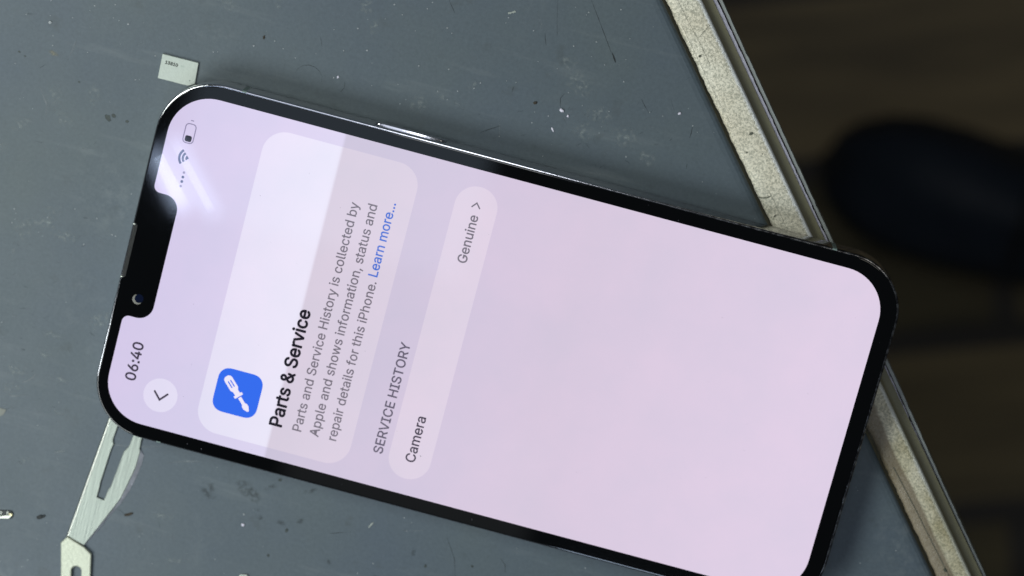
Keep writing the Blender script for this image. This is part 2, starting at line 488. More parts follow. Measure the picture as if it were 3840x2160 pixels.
M_SM_PALE = smudge_mat('pale_scuff', (0.29, 0.33, 0.33, 1), 1300, 0.46, 0.70, 0.7)
M_SCR_D = smudge_mat('dark_scratch', (0.03, 0.038, 0.042, 1), 500, 0.2, 0.6, 0.8)
M_SCR_L = smudge_mat('pale_scratch', (0.27, 0.30, 0.31, 1), 500, 0.3, 0.65, 0.6)

# ---------------------------------------------------------------- setting: floor, desk, mat
floor = mesh('floor', [(-3000, -3000, -800), (3000, -3000, -800), (3000, 3000, -800), (-3000, 3000, -800)], [(0, 1, 2, 3)], M_FLOOR)
tag(floor, kind='structure')

NX, NY = 0.762, 0.647           # outward normal of the desk edge
TX, TY = 0.647, -0.762          # along the desk edge


def tn(t, n, z):
    return (t * TX + n * NX, t * TY + n * NY, z)


desk = thing('desk', 'workbench with a speckled cream edge strip and an olive apron under the grey mat', 'desk', (0, 0, -800))
OFF = Vector((0, 0, 800))


def desk_mesh(name, V, Fc, mat, smooth=False, angle=None):
    return mesh(name, [tuple(Vector(v) + OFF) for v in V], Fc, mat, desk, smooth, angle)


def tbox(name, t0, t1, n0, n1, z0, z1, mat):
    V = [tn(t, n, z) for z in (z0, z1) for n in (n0, n1) for t in (t0, t1)]
    return desk_mesh(name, V, [(0, 1, 3, 2), (4, 5, 7, 6), (0, 1, 5, 4), (2, 3, 7, 6), (0, 2, 6, 4), (1, 3, 7, 5)], mat)


tbox('tabletop', -420, 420, -520, 57.0, -28, -2.3, M_TOP)
tbox('apron', -420, 420, 57.2, 66.05, -60, -3.2, M_OLIVE)
for lx, ly in ((-380, 40), (380, 40), (-380, -500), (380, -500)):
    tbox('leg', lx - 18, lx + 18, ly - 18, ly + 18, -800, -60.2 if ly > 0 else -28.2, M_TOP)
tbox('back_rail', -420, 420, -520, -490, -60, -28.2, M_OLIVE)

# edge strip: a profile swept along the edge, its inner lip ragged and nicked
rnd = random.Random(5)
prof = [(58.05, -6.0), (57.95, -1.35), (58.25, -0.85), (58.9, -0.62), (60.4, -0.50), (62.9, -0.52), (63.65, -0.58), (64.0, -0.78), (64.15, -1.15), (64.15, -3.1)]
ts = [-420] + [-62 + 0.35 * k for k in range(430)] + [420]
V, Fc = [], []
nick = {-3.2: 0.9, -39.5: 0.35, -24.5: 0.25, 21.2: 0.5}
for i, t in enumerate(ts):
    j = rnd.uniform(-.05, .05)
    for k, (n, z) in enumerate(prof):
        d = 0.0
        if k in (1, 2, 3): d = j * (1.3, 1.0, 0.5)[k - 1] + 0.05 * math.sin(t * 1.7) + 0.05 * math.sin(t * .53)
        zz = z
        V.append(tn(t, n + d, zz))
np_ = len(prof)
for i in range(len(ts) - 1):
    for k in range(np_ - 1):
        Fc.append((i * np_ + k, i * np_ + k + 1, (i + 1) * np_ + k + 1, (i + 1) * np_ + k))
    Fc.append((i * np_ + np_ - 1, i * np_, (i + 1) * np_, (i + 1) * np_ + np_ - 1))
Fc.append(tuple(range(np_))); Fc.append(tuple(reversed(range((len(ts) - 1) * np_, len(ts) * np_))))
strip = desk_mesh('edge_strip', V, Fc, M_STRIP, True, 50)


def rim(name, rows, z0, z1, mat, seed, jit):
    """thin ledge along the apron's foot; rows = (t, n_inner, n_outer)"""
    r = random.Random(seed); V, Fc = [], []
    T = [rows[0][0] + (rows[-1][0] - rows[0][0]) * k / 260 for k in range(261)]
    for t in T:
        for a, b in zip(rows, rows[1:]):
            if a[0] <= t <= b[0] + 1e-6: break
        u = (t - a[0]) / (b[0] - a[0])
        n0 = a[1] + (b[1] - a[1]) * u; n1 = a[2] + (b[2] - a[2]) * u
        j0, j1 = r.uniform(-jit, jit), r.uniform(-jit, jit)
        if r.random() < .06: j1 -= jit * 2
        V += [tn(t, n0, z0), tn(t, n0 + j0 * .5, z1), tn(t, n1 + j1, z1), tn(t, n1 + j1, z0)]
    for i in range(260):
        for k in range(4):
            Fc.append((i * 4 + k, i * 4 + (k + 1) % 4, (i + 1) * 4 + (k + 1) % 4, (i + 1) * 4 + k))
    Fc += [(0, 1, 2, 3), (1043, 1042, 1041, 1040)]
    return desk_mesh(name, V, Fc, mat, False)


rim('inner_rim', ((-120, 66.07, 67.1), (-46, 66.07, 66.78), (44, 66.07, 66.27), (62, 66.07, 66.1)), -14, -3.5, M_RIM, 3, .05)
rim('outer_rim', ((-120, 67.3, 68.05), (-46, 67.05, 67.62), (44, 66.48, 67.05), (62, 66.25, 66.7), (130, 66.08, 66.45)), -16, -4.0, M_RIM2, 4, .04)
# chips and grime in the edge strip
V, Fc = [], []
for t, n, rt, rn, ang in ((-15.5, 61.9, .34, .42, 0), (-33.2, 59.3, .25, .3, .4), (79.2, 60.0, .5, .35, .3), (-12.5, 59.6, .15, .2, 0), (-11.0, 62.2, .12, .12, 0), (1.0, 59.3, .15, .2, 0), (11.6, 61.0, .12, .2, 0)):
    b0 = len(V); V.append(tn(t, n, -0.44))
    for k in range(10):
        a = k * math.pi / 5; q = 1 + rnd.uniform(-.2, .2)
        V.append(tn(t + rt * q * math.cos(a), n + rn * q * math.sin(a), -0.44))
    Fc += [(b0, b0 + 1 + k, b0 + 1 + (k + 1) % 10) for k in range(10)]
for pts, w in ((((-3.7, 57.95), (-3.2, 58.6), (-2.9, 59.3), (-2.85, 60.2)), .16), (((-36.6, 60.8), (-37.2, 62.2), (-37.8, 63.6)), .05),
               (((-46, 60.0), (-40, 60.1), (-36, 60.35), (-31, 60.4)), .04), (((-40, 58.7), (-30, 58.75), (-22, 58.9)), .04),
               (((-4, 60.3), (4, 60.4), (14, 60.3)), .04), (((56, 59.4), (66, 59.8), (74, 60.0), (90, 60.5)), .13), (((20, 59.4), (26, 59.6)), .05)):
    for (ta, na), (tb, nb) in zip(pts, pts[1:]):
        d = Vector((tb - ta, nb - na)).normalized(); p = Vector((-d.y, d.x)) * w * .5
        b0 = len(V)
        zz = lambda n: -0.44 if n > 58.7 else -0.6
        V += [tn(ta + p.x, na + p.y, zz(na)), tn(tb + p.x, nb + p.y, zz(nb)), tn(tb - p.x, nb - p.y, zz(nb)), tn(ta - p.x, na - p.y, zz(na))]
        Fc.append((b0, b0 + 1, b0 + 2, b0 + 3))
M_GRIME = plain('edge_grime', (0.10, 0.105, 0.075, 1), 0.7, noise=0.4, nscale=900)
g = mesh('grime_marks', [tuple(Vector(v) + OFF) for v in V], Fc, M_GRIME, strip)
tag(g, kind='stuff')

# the rubber mat: a slab whose edge rolls over towards the strip
mat_o = thing('desk_mat', 'blue grey rubber work mat, scuffed and dusty, lying under the phone', 'mat')
T0, T1, N0, N1 = -415, 415, -515, 57.35
loops = []
for d, z in ((0.05, -2.25), (0.0, -1.2), (0.12, -0.62), (0.5, -0.26), (1.1, -0.07), (2.0, 0.0)):
    loops.append([tn(T0 + d, N0 + d, z), tn(T1 - d, N0 + d, z), tn(T1 - d, N1 - d, z), tn(T0 + d, N1 - d, z)])
loft('sheet', loops, M_RUBBER, mat_o, angle=3)

# ---- stains, scuffs and scratches of the mat
stain = {'V': [], 'F': [], 'A': [], 'M': []}


def add_spot(x, y, rx, ry, rot, mi, rings=3, seed=0, hard=False):
    r = random.Random(seed * 77 + int(x * 10)); S = stain; n = 14; b0 = len(S['V']); ca, sa = math.cos(rot), math.sin(rot)
    z = 0.012 + 0.0005 * (b0 % 37)
    S['V'].append((x, y, z)); S['A'].append(1.0)
    wob = [1 + r.uniform(-.22, .22) for _ in range(n)]
    for k in range(1, rings + 1):
        u = k / rings
        for i in range(n):
            a = 2 * math.pi * i / n
            px, py = rx * u * wob[i] * math.cos(a), ry * u * wob[i] * math.sin(a)
            S['V'].append((x + px * ca - py * sa, y + px * sa + py * ca, z))
            S['A'].append(0.0 if k == rings else (1.0 if hard else 1 - u * u))
    for i in range(n):
        S['F'].append((b0, b0 + 1 + i, b0 + 1 + (i + 1) % n)); S['M'].append(mi)
    for k in range(rings - 1):
        for i in range(n):
            a, b = b0 + 1 + k * n, b0 + 1 + (k + 1) * n
            S['F'].append((a + i, b + i, b + (i + 1) % n, a + (i + 1) % n)); S['M'].append(mi)


def add_scratch(pts, w, mi, a0=1.0):
    S = stain; z = 0.03 + 0.0005 * (len(S['V']) % 41); m = len(pts)
    b0 = len(S['V'])
    for i, p in enumerate(pts):
        q0 = pts[max(0, i - 1)]; q1 = pts[min(m - 1, i + 1)]
        d = Vector((q1[0] - q0[0], q1[1] - q0[1])).normalized(); s = math.sin(math.pi * (i + .4) / (m - .2)) * .6 + .4
        S['V'] += [(p[0] - d.y * w * s * .5, p[1] + d.x * w * s * .5, z), (p[0] + d.y * w * s * .5, p[1] - d.x * w * s * .5, z)]
        a = a0 * (0.35 + 0.65 * math.sin(math.pi * (i + .5) / m)); S['A'] += [a, a]
    for i in range(m - 1):
        S['F'].append((b0 + 2 * i, b0 + 2 * i + 1, b0 + 2 * i + 3, b0 + 2 * i + 2)); S['M'].append(mi)


SMATS = [M_SM_DARK, M_SM_SPOT, M_SM_TAN, M_SM_PALE, M_SCR_D, M_SCR_L]
for x, y, rx, ry, ro, mi in (
        (-83.79, 22.6, .85, .55, -.8, 1), (-82.8, 23.24, .55, .42, -.6, 1), (-80.01, 22.87, .36, .33, 0, 1), (-90.86, 27.94, .28, .2, 0, 1),
        (-103.47, 30.62, .3, .22, 0, 1), (-103.04, 38.32, .7, .3, .25, 0), (-96.99, 32.06, 1.1, .5, -.1, 2), (-102.2, 30.1, .3, .15, 0, 1),
        (-47.4, -44.5, 1.9, 2.1, .3, 0), (-40.5, -42.1, 2.2, 1.6, -.3, 0), (-38.4, -43.0, 2.0, 1.5, -.4, 0), (-35.7, -40.5, 1.8, .55, .5, 0),
        (-36.6, -45.7, .8, .45, .2, 0), (-36.1, -47.1, .8, .55, 0, 0), (-31.8, -47.1, 1.7, .6, -.05, 0), (-28.2, -45.7, 1.2, .6, .7, 0),
        (-30.4, -48.2, .35, .5, 0, 1), (-32.7, -54.2, .3, .35, 0, 1), (-20.8, -52.3, .8, .55, -.4, 0), (-27.9, -39.3, 1.6, .6, .6, 0),
        (-34.1, -38.6, .4, .4, 0, 1), (-11.0, -53.0, .5, .7, 0, 0), (-5, -46, .5, .9, 0, 0), (-2, -48, .3, .4, 0, 1), (7, -45.5, .35, .3, 0, 1),
        (3, -50, .4, .3, 0, 1), (24, -52, .4, .3, 0, 0), (-14, -55, .5, .35, .4, 0),
        (-91, -.5, 3.4, 1.6, .2, 3), (-87, -2.2, 3.2, 1.4, 0, 3), (-95, -3, 2.4, 2.4, 0, 3), (-90, 2, 2.5, 1.2, .5, 3), (-96, -8, .9, .7, .9, 3),
        (-85.3, -26.3, 2.2, 1.0, -.3, 3), (-90, -31, 2.6, 1.6, .3, 3), (-90.3, -34.5, 2.2, 1.4, .2, 3), (-81.5, -30.5, 2.4, 1.0, 0, 3),
        (-80.2, -37, 2.0, .7, .1, 3), (-77.8, -42.5, .8, .35, .3, 3), (-77.8, -44.7, 1.4, .25, .3, 3), (-84.5, -22, 2.5, .9, 0, 3), (-76.5, -17, 2.8, 2.0, .6, 3),
        (-92, 20, 2.6, 1.4, -.5, 3), (-100, 17, 2.4, 1.6, .4, 3), (-87.5, 26, 1.6, 2.6, .2, 3), (-95, 24, 2.0, 2.4, 0, 3), (-103, 12, 2.5, 2.0, 0, 3),
        (-40.5, 56.5, 1.4, 2.2, .3, 3), (-38, 53, 1.0, 1.6, .2, 3), (-22.5, 43.6, .7, 1.6, .7, 3), (-26, 41, 2.0, 2.4, 0, 3), (-17, 47, .6, 1.4, -.4, 3),
        (-19, 43, .5, .9, .3, 3), (3, 52.5, 3.4, 2.4, -.4, 3), (8, 48, 3.0, 2.0, -.2, 3), (14, 45, 3.2, 2.4, .2, 3), (6, 44, 2.6, 2.0, 0, 3),
        (19, 42, 2.2, 1.8, 0, 3), (0, 56, 2.0, 1.6, 0, 3), (-95, -46, 2, 1, 0, 3), (-84, -48, 1.6, .8, .4, 3), (-55, -52, 3, .7, .2, 3), (-50, -60, 3, .8, .2, 3),
        (-66, 50, 2.6, 1.6, 0, 3), (-72, 55, 1.8, 2.4, .4, 3), (-57, 53, .8, 2.2, .1, 3)):
    add_spot(x, y, rx, ry, ro, mi, seed=mi + 1, hard=(mi == 1))
for pts, w, mi in (
        (((-25.44, 61.73), (-24.8, 60.9), (-24.2, 60.2), (-23.76, 59.59)), .13, 4),
        (((.88, 68.74), (2.61, 66.36), (4.71, 63.43), (6.44, 61.04), (7.17, 59.93)), .12, 4),
        (((15.11, 52.82), (16, 51.8), (17.11, 50.71)), .13, 4), (((20.53, 54.27), (21.1, 53.3), (21.7, 52.38)), .1, 4),
        (((25.91, 50.2), (26.0, 49.1), (25.96, 48.01)), .14, 4), (((22.03, 58.41), (22.7, 59.1), (23.43, 59.67)), .07, 4),
        (((-6.06, 60.33), (-5.7, 59.2), (-5.26, 58.14)), .12, 4), (((-5.33, 67.08), (-4.5, 63.5), (-3.65, 60.32)), .08, 4),
        (((-50.64, 40.51), (-50.32, 41.5), (-49.49, 42.29), (-48.45, 42.68), (-47.29, 42.59), (-46.26, 42.09), (-45.47, 41.21), (-45.3, 40.0)), .09, 4),
        (((-13.2, 38.6), (-11.6, 39.7), (-9.9, 40.8)), .16, 4), (((-10.2, 42.1), (-9.9, 40.6), (-9.5, 39.0)), .12, 5),
        (((-41.3, 39.2), (-40.8, 40.1), (-40.9, 41.2)), .1, 4), (((-54.2, 37.6), (-53.9, 38.6), (-54.3, 39.5)), .13, 5),
        (((.6, 50.2), (.0, 49.0), (.4, 47.4)), .12, 4), (((-8.5, 64), (-7.2, 62), (-6.8, 60)), .1, 5),
        (((-86.06, -30.3), (-86.38, -31.35), (-87.12, -32.22), (-88.2, -32.9)), .35, 5),
        (((-92, -35.5), (-89.5, -36.2), (-86.5, -35.1)), .3, 5), (((-70, -40.5), (-64, -40.0), (-58, -38.0)), .25, 5),
        (((-56.5, -41.2), (-53.2, -39.9), (-50.5, -39.2)), .3, 5), (((-78.8, -45.1), (-77.8, -44.6), (-76.9, -44.2)), .35, 5),
        (((-22, -46.6), (-19.9, -45.8), (-18.0, -45.2)), .1, 4), (((-8.2, -42.1), (-6.2, -41.7), (-4, -40.9)), .1, 5), (((.6, -41), (3.2, -45), (4.4, -49)), .1, 4),
        (((12, -42.5), (13.2, -43.5), (13.6, -45)), .12, 4), (((-98, 25), (-96, 22), (-95.4, 18.5)), .3, 5), (((-93.2, 36), (-93.5, 33.6), (-94, 31.5)), .25, 5)):
    add_scratch(pts, w, mi)
rs = random.Random(21)
for k in range(46):
    x, y = rs.uniform(-108, 40), rs.uniform(36, 84)
    if rs.random() < .45: x, y = rs.uniform(-108, -20), rs.uniform(-80, -38)
    if NX * x + NY * y > 54: continue
    a = rs.uniform(0, 6.28); ln = rs.uniform(.6, 3.2); c = rs.uniform(-.4, .4)
    pts = [(x + ln * u * math.cos(a + c * u), y + ln * u * math.sin(a + c * u)) for u in (0, .35, .7, 1)]
    add_scratch(pts, rs.uniform(.05, .12), rs.choice((4, 5, 5)), rs.uniform(.4, .9))
for k in range(170):
    x, y = rs.gauss(-92, 9), rs.gauss(-18, 20)
    if x > -76 and -38 < y < 38: continue
    a = rs.choice((.2, .25, .3, 1.2, -.4)) + rs.uniform(-.4, .4); ln = rs.uniform(.3, 1.6)
    add_scratch([(x + ln * u * math.cos(a), y + ln * u * math.sin(a)) for u in (0, .5, 1)], rs.uniform(.06, .22), rs.choice((5, 5, 5, 4)), rs.uniform(.3, .8))
for k in range(110):
    x, y = rs.gauss(8, 9), rs.gauss(47, 5)
    if NX * x + NY * y > 54 or y < 37: continue
    a = rs.uniform(0, 6.28); ln = rs.uniform(.2, 1.3)
    add_scratch([(x + ln * u * math.cos(a), y + ln * u * math.sin(a)) for u in (0, .5, 1)], rs.uniform(.05, .13), rs.choice((5, 5, 4)), rs.uniform(.4, .9))
S = stain
me = bpy.data.meshes.new('scuff_marks')
me.from_pydata([Vector(v) * MM for v in S['V']], [], S['F'])
at = me.attributes.new('fade', 'FLOAT', 'POINT')
for i, a in enumerate(S['A']): at.data[i].value = a
for m_ in SMATS: me.materials.append(m_)
for p, mi in zip(me.polygons, S['M']): p.material_index = mi
me.update()
so = bpy.data.objects.new('scuff_marks', me); COL.objects.link(so); so.parent = mat_o
tag(so, kind='stuff')

# ---------------------------------------------------------------- the phone
phone = thing('smartphone', 'black smartphone lying face up with its lit pale lilac screen on a settings page', 'smartphone')
HX, HY, HR = 73.35, 35.72, 11.2


def phone_loop(d, z):
    return [(x, y, z) for x, y in rrect(-HX + d, HX - d, -HY + d, HY - d, max(HR - d, .5), 14)]


PROF = ((1.5, 0.0), (.55, .12), (.2, .4), (.03, .9), (0, 1.4), (0, 6.6), (.01, 7.0), (.04, 7.28), (.10, 7.46), (.18, 7.56), (.28, 7.605), (.40, 7.625), (.50, 7.62), (.54, 7.55), (.56, 7.0))
loft('frame', [phone_loop(d, z) for d, z in PROF], M_STEEL, phone, cap1=False, angle=38)
gl = []
for d, z in ((.46, 6.9), (.46, 7.45), (.50, 7.57), (.60, 7.635), (.72, 7.65)):      # the glass sits a hair off centre
    gl.append([(x, y, z) for x, y in rrect(-HX + d - .24, HX - d, -HY + d - .24, HY - d, HR - d, 14)])
glass = loft('front_glass', gl, M_GLASS, phone, angle=4)

# side button on the long edge, sunk in a dark slot
sl = [(-33.6, 35.69), (-18.5, 35.69), (-18.5, 35.76), (-33.6, 35.76)]
btn = [[(x, y, z) for x, z in rrect(-33.2 + d, -18.9 - d, 2.75 + d, 5.25 - d, 1.2 - d, 6)] for d, y in ((0, 35.4), (0, 35.98), (.06, 36.08), (.2, 36.12))]
loft('side_button', btn, M_STEEL, phone, angle=50)
for bx, sy in ((-58.5, 1), (57.95, 1), (-58.5, -1), (57.95, -1)):
    pr = [(HY - d + (.014 if z < 7.55 else .006), z + (.012 if z > 7.2 else 0)) for d, z in PROF[4:12]] + [(HY - .47, 7.2), (HY - .3, 1.4)]
    L0 = [(bx - .42, sy * y, z) for y, z in pr]; L1 = [(bx + .42, sy * y, z) for y, z in pr]
    loft('antenna_band', [L0, L1], M_ANT, phone, angle=40)
# earpiece slit between glass and frame at the phone's head
ep = rrect(-73.02, -72.28, -5.45, 5.2, .34, 6)
prism('earpiece_grille', ep, 7.4, 7.662, M_GRILLE, phone, .03)
for yy in (5.2, -5.45):
    blob('earpiece_cap', (-72.95, yy, 7.55), (.28, .16), M_NICKEL, phone, seed=3, squash=.5, jit=.1)
# front camera under the glass
disc = lambda cx, cy, r, z: [(cx + r * math.cos(a * math.pi / 14), cy + r * math.sin(a * math.pi / 14), z) for a in range(28)]
glint_disc = loft('front_camera_glint', [disc(-68.98, -9.02, 1.0, 7.652), disc(-68.98, -9.02, .92, 7.656)], M_LENS_GLINT, phone, cap0=False)
loft('lens', [disc(-68.72, -8.80, .86, 7.657), disc(-68.72, -8.80, .6, 7.662), disc(-68.72, -8.8, .3, 7.665)], M_LENS, glint_disc, cap0=False)
loft('surround', [disc(-68.55, -8.65, 1.02, 7.6555), disc(-68.55, -8.65, .3, 7.6565)], M_GLASS, glint_disc, cap0=False)

# ---- display with its notch

X0, X1, Y0, Y1 = -70.95, 69.72, -32.9, 32.68
R = 8.3
out = []


def arc(cx, cy, r, a0, a1, n=9):
    for k in range(n + 1):
        a = math.radians(a0 + (a1 - a0) * k / n)
        out.append((cx + r * math.cos(a), cy + r * math.sin(a)))


arc(X1 - R, Y1 - R, R, 0, 90, 14)
arc(X0 + R, Y1 - R, R, 90, 180, 14)
nt, nb, nd = 12.35, -12.6, -65.55     # notch sides and depth
arc(X0 + 1.3, nt + 1.3, 1.3, 180, 270, 6)
arc(nd - 2.9, nt - 2.9, 2.9, 90, 0, 9)
arc(nd - 2.9, nb + 2.9, 2.9, 0, -90, 9)
arc(X0 + 1.3, nb - 1.3, 1.3, 90, 180, 6)
arc(X0 + R, Y0 + R, R, 180, 270, 14)
arc(X1 - R, Y0 + R, R, 270, 360, 14)
display = link('display', fill2d([out], 7.656), M_BG, phone)


def flat(name, polys, z, mat, parent=display, offset=0.0):
    return link(name, fill2d(polys, z, offset), mat, parent)


def circle(cx, cy, r, n=40):
    return [(cx + r * math.cos(2 * math.pi * k / n), cy + r * math.sin(2 * math.pi * k / n)) for k in range(n)]


def stroke(pts, w, n=6):
    """a round-ended thick polyline as outline"""
    Lf, Rt = [], []
    m = len(pts)
    for i in range(m):
        a = Vector(pts[max(0, i - 1)]); b = Vector(pts[min(m - 1, i + 1)]); p = Vector(pts[i])
        if 0 < i < m - 1:
            d1 = (p - a).normalized(); d2 = (b - p).normalized(); n1 = Vector((-d1.y, d1.x)); n2 = Vector((-d2.y, d2.x))
            q = (n1 + n2).normalized(); q = q / max(.4, q.dot(n1))
        else:
            d = (b - a).normalized(); q = Vector((-d.y, d.x))
        Lf.append(tuple(p + q * w / 2)); Rt.append(tuple(p - q * w / 2))
    def cap(p, frm):
        a0 = math.atan2(frm[1] - p[1], frm[0] - p[0])
        return [(p[0] + w / 2 * math.cos(a0 - math.pi * k / n), p[1] + w / 2 * math.sin(a0 - math.pi * k / n)) for k in range(1, n)]
    return Lf + cap(pts[-1], Lf[-1]) + Rt[::-1] + cap(pts[0], Rt[0])


